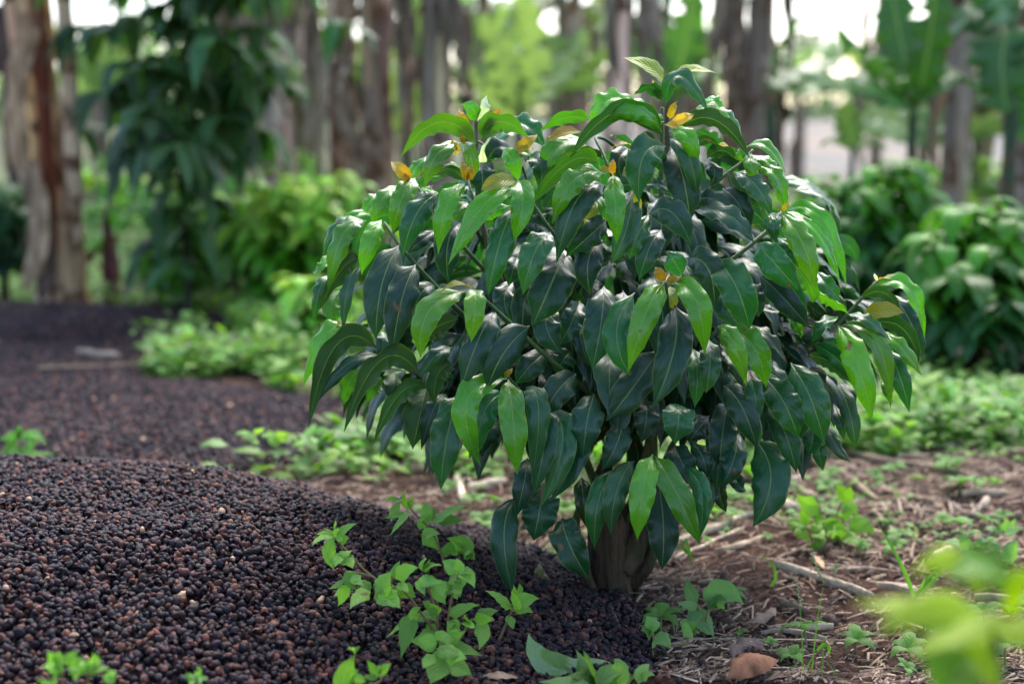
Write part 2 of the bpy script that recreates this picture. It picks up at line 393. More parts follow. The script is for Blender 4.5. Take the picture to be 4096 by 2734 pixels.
def lowpoly():
    th = np.linspace(0, math.pi, 4); ph = np.arange(5) / 5 * 2 * math.pi
    TH, PH = np.meshgrid(th, ph, indexing='ij')
    P = np.stack([np.sin(TH) * np.cos(PH), .8 * np.sin(TH) * np.sin(PH), 1.15 * np.cos(TH) + 0 * PH], -1)
    i = (np.arange(3)[:, None] * 5 + np.arange(5)[None]).ravel(); j = (np.arange(3)[:, None] * 5 + (np.arange(5)[None] + 1) % 5).ravel()
    return [(P.reshape(-1, 3), np.stack([i, i + 5, j + 5, j], 1))]
def rot_rand(n):
    q = rng.standard_normal((n, 4)); q /= np.linalg.norm(q, axis=1, keepdims=True); w_, x, y, z = q.T
    return np.stack([1 - 2 * (y * y + z * z), 2 * (x * y - z * w_), 2 * (x * z + y * w_), 2 * (x * y + z * w_), 1 - 2 * (x * x + z * z), 2 * (y * z - x * w_), 2 * (x * z - y * w_), 2 * (y * z + x * w_), 1 - 2 * (x * x + y * y)], 1).reshape(n, 3, 3)
def scatter(B, pos, size, prot, cols, wts=None):
    n = len(pos); k = rng.choice(len(prot), n, p=wts)
    for i, (P, f) in enumerate(prot):
        s = np.nonzero(k == i)[0]
        if not len(s): continue
        Rm = rot_rand(len(s)) * rng.uniform(.62, 1.15, (len(s), 1, 3))
        V = np.einsum('nij,pj->npi', Rm, P) * size[s][:, None, None] + pos[s][:, None]
        Fc = (f[None] + (np.arange(len(s)) * len(P))[:, None, None]).reshape(-1, 4)
        B.add(V.reshape(-1, 3), Fc, col=np.repeat(cols[s], len(P), 0))
HC = np.array([[.007, .005, .0075], [.013, .0075, .0115], [.027, .012, .0135], [.056, .020, .016], [.10, .036, .022], [.30, .19, .11]])
def husk_cols(n, p): return HC[rng.choice(6, n, p=p)] * rng.uniform(.5, 1.8, (n, 1))
def husk_region(name, label, x0, x1, y0, y1, d, size, prot, wts, p, layers=1, zl=.006, extra=None):
    B = MB()
    # bed below the husks
    xs = np.arange(x0, x1, .02 if d < .012 else .05); ys = np.arange(y0, y1, .02 if d < .012 else .05)
    XX, YY = np.meshgrid(xs, ys); hh = heap(XX, YY); zz = soil_z(XX, YY) * .3 + hh
    zz = np.where(hh > .005, zz - .004, soil_z(XX, YY) - .05)
    a = (np.arange(len(ys) - 1)[:, None] * len(xs) + np.arange(len(xs) - 1)[None]).ravel(); f = np.stack([a, a + 1, a + 1 + len(xs), a + len(xs)], 1)
    keep = (hh.ravel()[f] > -1).all(1) & (hh.ravel()[f] > 0).any(1)
    B.add(np.stack([XX, YY, zz], -1), f[keep], col=(.014, .011, .012))
    for L in range(layers):
        xs = np.arange(x0, x1, d); ys = np.arange(y0, y1, d)
        XX, YY = [q.ravel() + rng.uniform(-.5, .5, q.size) * d for q in np.meshgrid(xs, ys)]
        # only what can be seen from near the camera
        vis = np.abs(XX) < (YY * .38 + .25)
        XX, YY = XX[vis], YY[vis]
        hh = heap(XX, YY); k = hh > 0
        stray = (~k) & (heap(XX + rng.normal(0, .05, len(XX)), YY + rng.normal(0, .05, len(XX))) > 0) & (rng.random(len(XX)) < .35)
        k |= stray; XX, YY, hh = XX[k], YY[k], hh[k]
        z = np.where(hh > 0, soil_z(XX, YY) * .3 + hh, soil_z(XX, YY) + .003)
        z = z + L * zl + rng.uniform(-.003, .004, len(XX))
        n = len(XX)
        scatter(B, np.stack([XX, YY, z], 1), rng.uniform(.78, 1.15, n) * size, prot, husk_cols(n, p), wts)
    o = B.build(name, M_HUSK); tag(o, label, 'coffee husks', kind='stuff')
    return o
husk_region('husk_heap', 'large heap of dried black coffee husks beside the sharp coffee bush', -1.75, .45, 1.75, 3.3, .0102, .0067, PROT, [.14, .14, .14, .13, .15, .15, .15], [.22, .22, .27, .18, .104, .006], 2)
husk_region('husk_spread', 'blurred dark layer of coffee husks spread out beyond the heap', -4.2, .1, 3.3, 7.2, .0155, .0085, lowpoly(), None, [.22, .23, .27, .18, .09, .01])
husk_region('husk_patch', 'distant patch of dark coffee husks behind the right branches', .4, 2.6, 4.2, 6.2, .02, .011, lowpoly(), None, [.2, .2, .22, .2, .13, .05])

# ------------------------------------------------------------------ the sharp coffee bush (traced leaf by leaf, at its own depth)
BX, BY, BRX, BRY, YC = 2440., 1250., 1260., 1060., 2.52
def surf(px, py):
    q = 1 - ((px - BX) / BRX) ** 2 - ((min(py, BY + 150) - BY) / BRY) ** 2
    return YC - .36 * math.sqrt(max(q, 0))
CL = {'y2': (.30, .52, .06), 'd': (.006, .050, .021), 'm': (.014, .105, .022), 'g': (.065, .25, .006), 'u': (.010, .045, .007), 'b': (.50, .34, .012), 'y': (.24, .28, .02), 'w': (.9, .9, .82)}  # 'w': white glare painted as leaf colour, also used for a pale bud
# tile: x0, y0, then leaves: base, middle, tip (x,y), full width, kind, roll (deg), layer
TILES = [
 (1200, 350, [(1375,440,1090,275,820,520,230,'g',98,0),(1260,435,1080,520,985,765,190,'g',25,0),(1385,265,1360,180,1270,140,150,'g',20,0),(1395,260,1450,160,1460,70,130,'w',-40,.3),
  (1325,325,1280,260,1250,180,85,'b',0,0),(1460,330,1500,260,1560,195,85,'b',20,0),(1290,450,1275,400,1262,355,45,'b',0,-.2),(1230,520,1215,470,1200,400,80,'b',0,.5),(860,735,800,660,720,590,120,'b',20,0),(862,735,820,690,760,680,60,'b',0,.1),
  (905,710,800,870,735,1115,190,'g',15,0),(640,1040,560,1190,490,1440,180,'g',5,-.3),(870,730,905,630,985,545,150,'g',60,1),(1255,440,1340,540,1350,710,150,'g',-25,.2),
  (1290,755,1150,920,1090,1270,200,'g',15,-.2),(1085,835,920,980,815,1290,240,'m',10,0),(510,1030,300,1070,190,1300,170,'m',40,1),(520,1050,340,1150,230,1560,210,'g',25,.3),
  (560,1010,410,1020,200,1270,130,'g',60,1.5),(760,770,640,880,570,1060,180,'g',20,1.5),(650,830,550,890,480,1010,130,'g',40,2),(1260,1060,1160,1220,1165,1500,270,'d',0,1),
  (1060,1120,950,1200,850,1290,130,'d',20,2),(910,880,840,960,740,1130,170,'d',0,2),(1400,590,1430,680,1420,850,230,'d',-10,1.5),(1290,735,1180,640,1060,690,130,'u',80,1),
  (1360,890,1300,840,1250,860,110,'m',60,2),(1310,900,1240,960,1190,1060,170,'g',10,2),(1320,770,1300,800,1290,840,90,'g',0,2),(1310,730,1290,650,1285,580,70,'b',0,-.2),(1320,730,1340,670,1350,605,60,'b',0,-.1),
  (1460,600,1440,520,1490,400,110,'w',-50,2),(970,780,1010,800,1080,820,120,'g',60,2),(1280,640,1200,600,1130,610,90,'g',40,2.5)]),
 (1900, 350, [(50,410,190,270,400,385,210,'g',100,0),(150,300,390,290,530,460,230,'m',40,1.2),(320,500,400,440,480,375,105,'b',20,0),(325,495,390,475,455,485,50,'b',20,-.1),(85,320,130,250,205,170,80,'b',0,0),(95,310,170,280,230,245,60,'b',0,.2),
  (215,490,290,570,330,720,155,'g',-15,.2),(318,735,180,735,60,800,135,'y',25,-.3),(340,730,375,900,310,1175,205,'g',0,-.3),(300,805,90,900,-180,1340,230,'g',55,-.1),(370,545,510,600,500,790,180,'m',20,1.2),
  (890,260,720,235,530,335,150,'g',92,.8),(830,350,700,350,570,425,120,'b',40,.6),(850,400,650,470,540,640,280,'g',60,1.2),(960,590,730,590,480,880,230,'g',92,.4),(1020,680,780,720,625,1030,220,'g',30,-.2),
  (1020,770,800,880,655,1330,290,'d',22,.2),(1080,690,1098,900,1110,1190,185,'g',0,-.5),(1230,820,1190,1100,1080,1350,230,'m',5,.5),(1075,680,1078,620,1085,565,62,'b',0,-.5),(1060,655,1010,635,965,610,50,'b',10,-.5),
  (1465,395,1150,180,780,520,260,'u',98,-.2),(1300,170,1060,90,925,290,210,'g',80,.2),(1460,345,1260,160,1050,260,220,'g',55,-.5),(1490,465,1320,540,1290,870,290,'m',0,-.3),(1235,465,1160,440,1070,480,70,'b',60,.8),
  (1200,480,1130,570,1150,700,190,'d',10,1),(1360,1000,1280,1150,1215,1330,190,'m',0,.6),(1460,1120,1370,1250,1295,1490,220,'d',0,.7),(1000,860,920,960,885,1140,120,'y',0,1),(960,860,1005,940,1050,1050,110,'g',0,.9),
  (1030,1040,900,1160,730,1310,260,'d',-20,.8),(1000,1200,890,1350,905,1600,270,'d',0,1),(590,1140,470,1290,385,1590,255,'m',8,.2),(310,940,200,1200,110,1590,270,'m',8,.2),(610,1150,480,1070,350,1080,180,'d',50,1.5),
  (300,500,180,470,110,570,210,'d',30,2),(1000,560,880,495,780,545,90,'u',80,1.2),(900,490,870,460,800,480,60,'y',60,1.3),(1560,830,1450,760,1350,770,140,'d',60,.8),(460,580,400,510,270,520,140,'g',70,1.6),
  (80,1040,160,960,270,930,120,'g',50,.8),(1290,960,1270,880,1250,800,70,'y',0,.9)]),
 (2400, 200, [(490,300,430,160,205,70,180,'y',45,0),(550,215,690,155,890,180,120,'y',60,.2),(515,440,620,200,835,480,200,'m',78,-.2),(480,400,400,290,280,345,140,'m',-40,.2),(470,350,440,300,415,240,55,'b',0,.2),(610,240,660,230,710,200,65,'b',30,.3),
  (550,540,565,470,605,405,65,'b',0,0),(560,560,650,540,735,500,95,'b',20,-.1),(520,580,570,590,640,625,75,'b',30,-.2),(540,640,690,680,740,910,175,'g',20,-.4),(550,700,690,820,755,1135,215,'m',20,-.1),
  (700,520,880,460,1060,680,165,'g',80,.2),(640,610,900,550,1145,815,190,'u',100,-.1),(850,470,1000,500,1110,695,120,'m',70,.6),(800,400,900,395,960,490,125,'g',60,.8),(840,850,950,790,1050,850,150,'u',70,1),(900,765,960,745,1045,795,65,'b',50,.9),
  (760,760,830,700,920,750,110,'u',80,1),(1130,790,1290,745,1445,955,160,'g',82,.2),(1190,830,1320,880,1415,1050,160,'g',70,.5),(1190,815,1185,900,1245,1050,130,'g',-5,-.1),(1100,780,1080,830,1150,900,80,'g',-40,0),(1220,890,1390,1000,1440,1250,200,'g',72,.3),(1060,960,1220,1060,1335,1280,200,'m',25,.3),
  (1000,950,1090,1120,1270,1220,160,'u',80,.8),(1400,1290,1330,1340,1385,1500,120,'m',0,-.1),(1270,1230,1290,1300,1340,1400,70,'g',-30,0),(380,1290,560,1270,700,1510,270,'d',20,.7),(560,760,650,1000,700,1310,310,'d',0,.4),(820,880,900,950,860,1060,150,'d',10,1),
  (960,1090,1080,1200,1170,1400,220,'d',0,1),(740,1260,1000,1290,1190,1490,230,'d',60,.7),(700,1250,850,1160,1100,1300,170,'d',50,1.3),(1420,1265,1450,1230,1500,1195,45,'b',0,0),(440,500,460,540,480,580,80,'g',0,.5),
  (290,740,370,680,460,740,110,'u',80,.8),(540,940,460,850,440,760,150,'d',0,1)]),
 (1200, 1000, [(770,-30,640,280,600,655,300,'d',5,0),(905,120,800,380,730,770,290,'d',-8,0),(1280,330,1010,480,955,810,260,'g',28,-.2),(1375,310,1370,440,1345,695,195,'g',0,-.5),(1340,300,1220,272,1095,345,95,'b',60,-.3),
  (1530,480,1400,700,1270,1065,300,'d',10,0),(430,620,210,650,45,1030,210,'g',72,.2),(600,775,290,740,90,1330,230,'u',84,0),(650,840,390,880,165,1160,160,'d',55,-.1),(935,980,640,860,375,1370,250,'u',95,-.4),
  (990,1080,780,1130,600,1475,180,'u',78,-.1),(990,1090,950,1260,890,1530,320,'u',160,.8),(470,700,350,700,280,790,130,'g',110,1),(470,950,390,1030,350,1195,200,'g',150,.8),(650,1030,580,1080,530,1190,150,'g',150,.9),
  (430,590,330,565,235,640,80,'b',60,.3),(330,310,250,450,290,640,190,'g',150,1),(465,70,320,160,170,440,190,'u',70,.8),(465,130,370,300,345,610,160,'d',40,.3),(240,200,160,290,110,540,140,'m',20,.9),
  (700,650,650,720,650,900,120,'d',0,1),(1190,900,1080,980,1060,1190,230,'u',150,.7),(1190,760,1060,830,950,980,170,'d',30,1),(1240,540,1050,620,980,740,210,'u',70,1),(1060,280,950,340,880,560,240,'d',0,1.5),
  (1150,1130,1050,1240,960,1530,180,'d',20,1),(750,960,740,1060,740,1160,190,'u',160,.9),(250,1,170,120,110,170,100,'g',60,1.6),(870,900,840,850,800,870,90,'m',60,1.5),(1210,1000,1160,990,1130,1010,90,'m',0,1.8)]),
 (1900, 1000, [(1480,265,1350,470,1215,910,250,'g',4,-.5),(1250,340,1110,640,1210,950,270,'m',0,.2),(1565,440,1560,780,1410,1185,320,'d',0,0),(1010,290,990,560,925,895,310,'d',0,.7),(690,30,600,260,465,560,400,'d',0,1.3),
  (425,600,230,800,110,1060,340,'d',-8,.2),(790,970,650,1100,540,1290,270,'d',-10,.6),(935,1130,880,1330,850,1600,290,'d',0,.4),(1440,780,1250,1060,1050,1310,330,'d',0,.7),(560,800,440,900,330,1040,230,'d',0,1.2),
  (600,440,560,600,670,790,260,'d',0,1.2),(820,400,760,560,670,730,210,'d',0,1.7),(300,250,230,400,310,590,220,'d',0,1.7),(235,990,262,960,295,930,50,'b',0,-.7),(1490,240,1450,190,1415,135,95,'b',0,-.5),(1500,240,1560,230,1620,200,80,'b',30,-.3),
  (330,60,300,150,270,270,150,'d',0,1.7),(860,600,830,700,900,900,160,'d',0,1.5),(750,800,700,850,640,960,220,'d',0,1.8),(1160,320,1150,500,1060,700,220,'d',0,1.2)]),
 (2600, 800, [(180,645,360,790,420,1170,235,'g',12,-.6),(535,990,650,1110,745,1425,195,'g',5,-.4),(620,1000,810,1150,900,1435,240,'g',15,-.1),(465,1100,470,1290,440,1490,195,'m',0,.1),(530,470,680,690,770,980,320,'m',5,0),
  (840,345,980,500,1150,690,280,'m',-8,0),(860,590,1050,770,1230,980,230,'d',-10,.3),(820,440,1050,600,1215,900,190,'d',-30,.5),(1030,105,1190,330,1285,660,245,'g',18,-.4),(1060,90,1320,260,1470,600,170,'g',45,0),
  (1070,80,1350,150,1520,630,160,'g',58,.3),(1000,300,1150,400,1260,560,210,'m',30,.7),(1130,520,1240,650,1270,790,220,'g',150,.8),(1300,560,1400,680,1480,780,150,'m',20,.8),(1270,740,1400,780,1540,880,200,'g',120,1.2),
  (1220,810,1310,880,1370,950,160,'u',100,1),(1010,100,970,190,990,325,115,'m',0,-.2),(1000,200,1080,200,1160,290,110,'m',60,.6),(290,460,450,530,500,800,310,'d',0,.8),(250,590,200,500,150,410,210,'m',0,.8),
  (800,980,930,1080,1060,1260,160,'u',60,.8),(1100,930,1130,1000,1180,1065,110,'g',140,1.2),(330,1160,370,1360,350,1600,170,'m',0,.6),(590,1210,690,1320,740,1440,130,'u',40,.5),(600,1330,700,1450,760,1600,260,'d',0,.8),
  (900,1200,930,1290,1010,1365,100,'m',50,.5),(850,800,930,860,1020,860,120,'u',60,1.5),(780,650,820,760,850,900,200,'d',0,.8),(540,660,580,800,700,980,240,'d',0,.9),(160,680,170,760,190,850,110,'y',0,.7)]),
 (3000, 1000, [(690,595,840,880,945,1290,255,'g',8,-.4),(730,590,990,720,1090,1190,200,'g',28,0),(770,500,930,550,1090,700,130,'m',60,-.2),(690,520,570,580,490,720,140,'m',50,-.3),(890,540,1020,470,1190,490,150,'y',25,-.4),
  (1000,240,1130,225,1260,325,100,'b',62,-.1),(980,285,1240,290,1355,650,175,'g',72,-.3),(1100,350,1250,550,1340,820,220,'d',15,.5),(870,380,1050,335,1165,500,120,'u',80,0),(990,570,1200,620,1310,860,190,'u',80,.3),
  (1010,640,1180,750,1330,960,165,'g',28,-.3),(1060,780,1160,950,1240,1240,200,'m',8,.2),(320,890,470,1150,570,1480,330,'m',4,-.2),(120,1000,270,1200,365,1450,290,'m',0,.1),(500,745,680,850,780,1010,170,'m',-30,.1),
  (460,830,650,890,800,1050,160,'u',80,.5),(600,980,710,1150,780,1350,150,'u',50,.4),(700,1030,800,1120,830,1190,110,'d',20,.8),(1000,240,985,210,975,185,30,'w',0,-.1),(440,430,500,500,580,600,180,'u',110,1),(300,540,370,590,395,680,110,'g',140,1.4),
  (770,600,920,620,1080,880,140,'g',60,.3),(1050,1000,1080,1080,1090,1180,110,'g',20,.3),(560,740,640,720,720,800,100,'m',20,.4)]),
 (1700, 1500, [(635,30,330,210,430,665,255,'g',18,-.4),(655,40,690,340,720,735,245,'g',0,-.7),(625,150,470,280,400,640,250,'m',0,0),(290,150,180,450,130,850,300,'m',12,.1),(790,100,890,260,840,780,210,'m',10,0),(940,260,940,520,860,900,230,'d',0,.2),
  (980,270,1080,520,930,970,280,'m',0,.4),(1140,440,1180,620,1000,950,240,'d',0,.8),(800,650,780,820,720,1080,220,'d',0,.6),(930,850,900,1050,855,1270,330,'d',0,.9),(710,960,620,1250,690,1690,260,'d',0,.6),(1080,1120,1130,1320,1270,1570,300,'d',0,.3),
  (600,360,490,440,450,620,260,'d',0,.7),(1230,800,1240,960,1270,1180,180,'u',0,1.3),(150,240,80,310,0,480,140,'d',20,1)]),
 (2250, 1600, [(700,435,630,700,590,1055,245,'g',0,-.4),(735,445,890,720,1060,1090,235,'g',8,-.3),(560,480,430,690,385,1020,235,'m',0,0),(440,540,290,760,255,1130,230,'m',5,.2),(950,530,1090,720,1065,1060,190,'m',0,.2),(745,640,790,950,780,1290,300,'d',0,.6),
  (470,150,430,330,320,530,230,'d',0,.5),(640,0,660,120,620,310,230,'d',0,.8),(900,30,910,150,880,320,290,'m',0,.1),(1380,260,1340,470,1250,660,220,'d',0,.3),(1150,120,1060,230,1000,320,210,'d',0,.9),(1020,330,1100,450,1130,600,180,'d',0,.8),
  (1050,540,1130,700,1130,900,140,'d',0,.9),(1250,600,1230,720,1280,860,140,'u',0,.8),(1400,50,1470,200,1520,350,210,'m',0,.1),(880,350,940,500,1020,640,240,'d',0,1),(1180,250,1220,420,1200,700,240,'d',0,1)]),
 (2900, 1400, [(-10,280,130,440,240,745,270,'d',0,.2),(170,150,230,330,250,560,175,'m',0,0),(230,700,360,1000,230,1345,350,'d',0,.6),(330,400,470,650,550,930,240,'d',0,.6),(640,480,690,650,650,800,210,'d',0,.7),(720,680,735,780,765,930,140,'m',0,.7),
  (50,620,60,850,0,1020,220,'d',0,.5),(810,550,850,710,975,860,160,'u',30,.5),(850,420,900,560,930,690,90,'d',0,.3),(880,240,980,500,1015,750,160,'m',0,.2),(60,950,100,1040,160,1090,140,'d',0,1),(500,250,600,450,560,700,200,'d',0,.9),(30,400,-20,650,-40,900,250,'d',0,.9)]),
]
root = empty('coffee_bush', tuple(at(2440, 2425, 2.45) * [1, 1, 0]), 'sharp glossy dark green coffee bush with wavy leaves, in focus at the centre', 'coffee bush', 'coffee bushes')
mature = []; young = []
TS = 1.96
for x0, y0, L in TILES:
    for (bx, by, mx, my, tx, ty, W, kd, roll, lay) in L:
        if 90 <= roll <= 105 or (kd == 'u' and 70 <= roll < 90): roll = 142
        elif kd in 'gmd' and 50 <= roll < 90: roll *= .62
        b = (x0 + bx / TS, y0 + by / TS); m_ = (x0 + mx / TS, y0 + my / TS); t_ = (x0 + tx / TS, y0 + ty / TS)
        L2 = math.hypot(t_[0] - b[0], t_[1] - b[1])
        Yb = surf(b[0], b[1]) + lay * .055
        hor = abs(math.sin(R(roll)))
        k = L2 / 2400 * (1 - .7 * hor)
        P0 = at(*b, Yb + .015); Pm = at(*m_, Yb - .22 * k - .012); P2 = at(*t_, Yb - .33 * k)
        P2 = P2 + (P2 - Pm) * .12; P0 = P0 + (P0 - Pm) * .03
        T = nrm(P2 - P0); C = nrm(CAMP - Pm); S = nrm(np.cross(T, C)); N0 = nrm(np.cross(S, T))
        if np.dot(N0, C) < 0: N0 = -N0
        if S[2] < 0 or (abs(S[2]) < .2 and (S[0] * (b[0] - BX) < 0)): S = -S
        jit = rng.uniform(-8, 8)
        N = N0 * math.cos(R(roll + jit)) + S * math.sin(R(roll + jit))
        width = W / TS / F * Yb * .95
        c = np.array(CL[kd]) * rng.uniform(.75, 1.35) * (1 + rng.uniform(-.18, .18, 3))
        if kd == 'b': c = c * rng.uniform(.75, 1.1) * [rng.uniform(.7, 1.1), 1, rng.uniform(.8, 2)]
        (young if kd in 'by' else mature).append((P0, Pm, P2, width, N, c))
def put(lst, B, **kw):
    leaves(B, [q[0] for q in lst], [q[1] for q in lst], [q[2] for q in lst], np.array([q[3] for q in lst]), [q[4] for q in lst], np.array([q[5] for q in lst]), **kw)
n1 = len(mature)
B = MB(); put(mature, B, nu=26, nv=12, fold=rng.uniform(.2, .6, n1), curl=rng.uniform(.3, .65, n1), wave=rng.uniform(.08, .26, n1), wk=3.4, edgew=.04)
# inner leaves: fill the shell behind the traced ones and the far side
cz = at(BX, BY, YC)[2]; cx_ = at(BX, BY, YC)[0]
def fill_leaves(B, n, ctr, rad, rmin, rmax, test, Lr, col, nz=.8, **kw):
    P0 = []; Pm = []; P2 = []; N = []; W = []; Cc = []
    while len(P0) < n:
        d = nrm(rng.standard_normal(3)); r = rng.uniform(rmin, rmax); p = np.array(ctr) + d * np.array(rad) * r
        if not test(d, r, p): continue
        out = nrm(np.array([d[0], d[1], 0]) + rng.normal(0, .35, 3) * [1, 1, 0]); l = rng.uniform(*Lr)
        dr = rng.uniform(.55, 1.1)
        P0.append(p); Pm.append(p + out * l * .42 - np.array([0, 0, l * .12 * dr])); P2.append(p + out * l * .62 - np.array([0, 0, l * .65 * dr]))
        N.append(out * (1.3 - nz) + np.array([0, 0, nz]) + rng.normal(0, .25, 3)); W.append(l * rng.uniform(.26, .34))
        cc = col(d, r); Cc.append(np.array(cc) * rng.uniform(.8, 1.25))
    leaves(B, P0, Pm, P2, np.array(W), N, np.array(Cc), **kw)
def tst(d, r, p):
    if d[1] < 0 and r > .66: return False
    if p[2] < .30 or (abs(p[0] - cx_) < .13 and p[2] < .40 and p[1] < YC): return False
    return True
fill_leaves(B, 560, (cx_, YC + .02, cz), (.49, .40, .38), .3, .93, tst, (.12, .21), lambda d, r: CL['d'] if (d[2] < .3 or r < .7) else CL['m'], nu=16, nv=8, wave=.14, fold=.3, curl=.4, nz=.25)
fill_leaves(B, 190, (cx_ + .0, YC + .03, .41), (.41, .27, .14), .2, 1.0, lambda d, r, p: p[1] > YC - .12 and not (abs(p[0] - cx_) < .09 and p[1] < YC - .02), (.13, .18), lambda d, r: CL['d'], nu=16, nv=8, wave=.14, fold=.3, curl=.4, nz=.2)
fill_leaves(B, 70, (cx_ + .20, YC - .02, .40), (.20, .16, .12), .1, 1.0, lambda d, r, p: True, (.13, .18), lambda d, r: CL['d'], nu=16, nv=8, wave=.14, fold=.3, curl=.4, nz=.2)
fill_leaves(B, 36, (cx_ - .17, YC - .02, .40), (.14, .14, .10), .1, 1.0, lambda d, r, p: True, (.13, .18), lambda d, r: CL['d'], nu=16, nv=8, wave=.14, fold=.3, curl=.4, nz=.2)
B.build('foliage', M_LEAF, root)
B = MB(); n2 = len(young); put(young, B, nu=18, nv=8, fold=rng.uniform(.3, .6, n2), curl=.2, wave=.06)
B.build('young_foliage', M_YOUNG, root)
# stems
GB = (.05, .10, .025); BB = (.06, .040, .023)
def bp(x, y, dz=0.0, inner=None): return at(x, y, (surf(x, y) + dz) if inner is None else inner)
BR = [([(2480,2150,2.47),(2610,1700,2.46),(2645,1100,2.42),(2645,700,2.40),(2648,430,2.39)], .009, .0035),
 ([(2450,2100,2.47),(2200,1500,2.42),(1990,1100,2.34),(1915,800,2.36),(1906,560,2.40),(1905,480,2.40)], .008, .003),
 ([(2420,1620,2.32),(2285,1510,2.24),(2160,1400,2.20),(1985,1240,2.20),(1900,1165,2.20)], .005, .0028),
 ([(2350,1850,2.48),(2000,1620,2.44),(1680,1500,2.42),(1525,1400,2.45),(1420,1300,2.48)], .006, .0025),
 ([(2300,1600,2.46),(1900,1300,2.34),(1715,1115,2.32),(1608,993,2.33),(1537,890,2.38)], .005, .0025),
 ([(2100,1200,2.42),(1920,950,2.34),(1894,804,2.32),(1868,707,2.36)], .004, .002),
 ([(2000,1150,2.42),(1760,880,2.40),(1700,790,2.40),(1659,733,2.42)], .004, .002),
 ([(2630,850,2.44),(2470,600,2.42),(2385,550,2.34),(2415,620,2.29),(2446,702,2.26)], .0035, .002),
 ([(2500,1400,2.42),(2330,1080,2.3),(2211,932,2.24),(2135,820,2.26),(2060,730,2.26)], .0045, .0022),
 ([(2660,1000,2.42),(2770,850,2.38),(2859,735,2.38),(2966,650,2.40),(3010,600,2.42)], .0045, .0025),
 ([(2640,1350,2.44),(2780,1160,2.32),(2906,1055,2.28),(3060,930,2.32),(3125,851,2.36)], .005, .003),
 ([(2640,1750,2.46),(2860,1620,2.40),(3076,1505,2.42),(3230,1388,2.44),(3357,1290,2.46),(3510,1122,2.48)], .0055, .003),
 ([(2640,1500,2.42),(2672,1300,2.24),(2670,1215,2.17),(2663,1128,2.16)], .004, .0025),
 ([(2660,1600,2.42),(2780,1440,2.28),(2835,1366,2.24),(2875,1305,2.24)], .0035, .002),
 ([(2420,1950,2.46),(2200,1680,2.30),(2080,1560,2.20),(2030,1505,2.18)], .0045, .0025),
 ([(2480,2120,2.46),(2570,1980,2.38),(2610,1860,2.22),(2610,1820,2.17)], .0045, .0025),
 ([(2560,2120,2.48),(2610,1950,2.40),(2612,1700,2.36),(2600,1500,2.36)], .008, .006),
 ([(2600,2000,2.48),(2700,1760,2.45),(2900,1500,2.5)], .006, .004),
 ([(2390,2420,2.44),(2330,2260,2.42),(2270,2090,2.40)], .006, .0035),
 ([(2130,830,2.3),(2100,700,2.3),(2065,610,2.28)], .003, .0015),
 ([(1950,590,2.38),(1920,570,2.39),(1906,565,2.40)], .002, .002)]
B = MB()
for pts, r0, r1 in BR:
    tube(B, [at(*p) for p in pts], r0, r1, col=GB if r0 < .006 else (.09, .10, .035), ns=7, m=7, rough=.08)
B.build('branches', M_STEM, root)
B = MB()
tube(B, [gnd(2445, 2440, -.03), at(2440, 2350, 2.46), at(2435, 2200, 2.46), at(2440, 2080, 2.46), at(2440, 1990, 2.47)], .05, .04, col=BB, ns=60, m=16, rough=.0, rs=[.052, .045, .041, .039, .038, .038, .037, .036, .033, .020])
tube(B, [at(2480, 2260, 2.46), at(2545, 2160, 2.46), at(2590, 2060, 2.47), at(2600, 1960, 2.47)], .03, .02, col=BB, ns=32, m=12)
tube(B, [at(2430, 2120, 2.46), at(2400, 1960, 2.45), at(2430, 1840, 2.45)], .022, .012, col=BB, ns=32, m=12)
tube(B, [at(2380, 2400, 2.43), at(2340, 2280, 2.41), at(2300, 2120, 2.40), at(2330, 2000, 2.40)], .012, .007, col=BB, ns=10, m=7, rough=.15)
tube(B, [at(2520, 2330, 2.47), at(2590, 2260, 2.45), at(2640, 2120, 2.44)], .016, .008, col=BB, ns=10, m=7, rough=.15)
B.build('trunk', M_BARK, root)

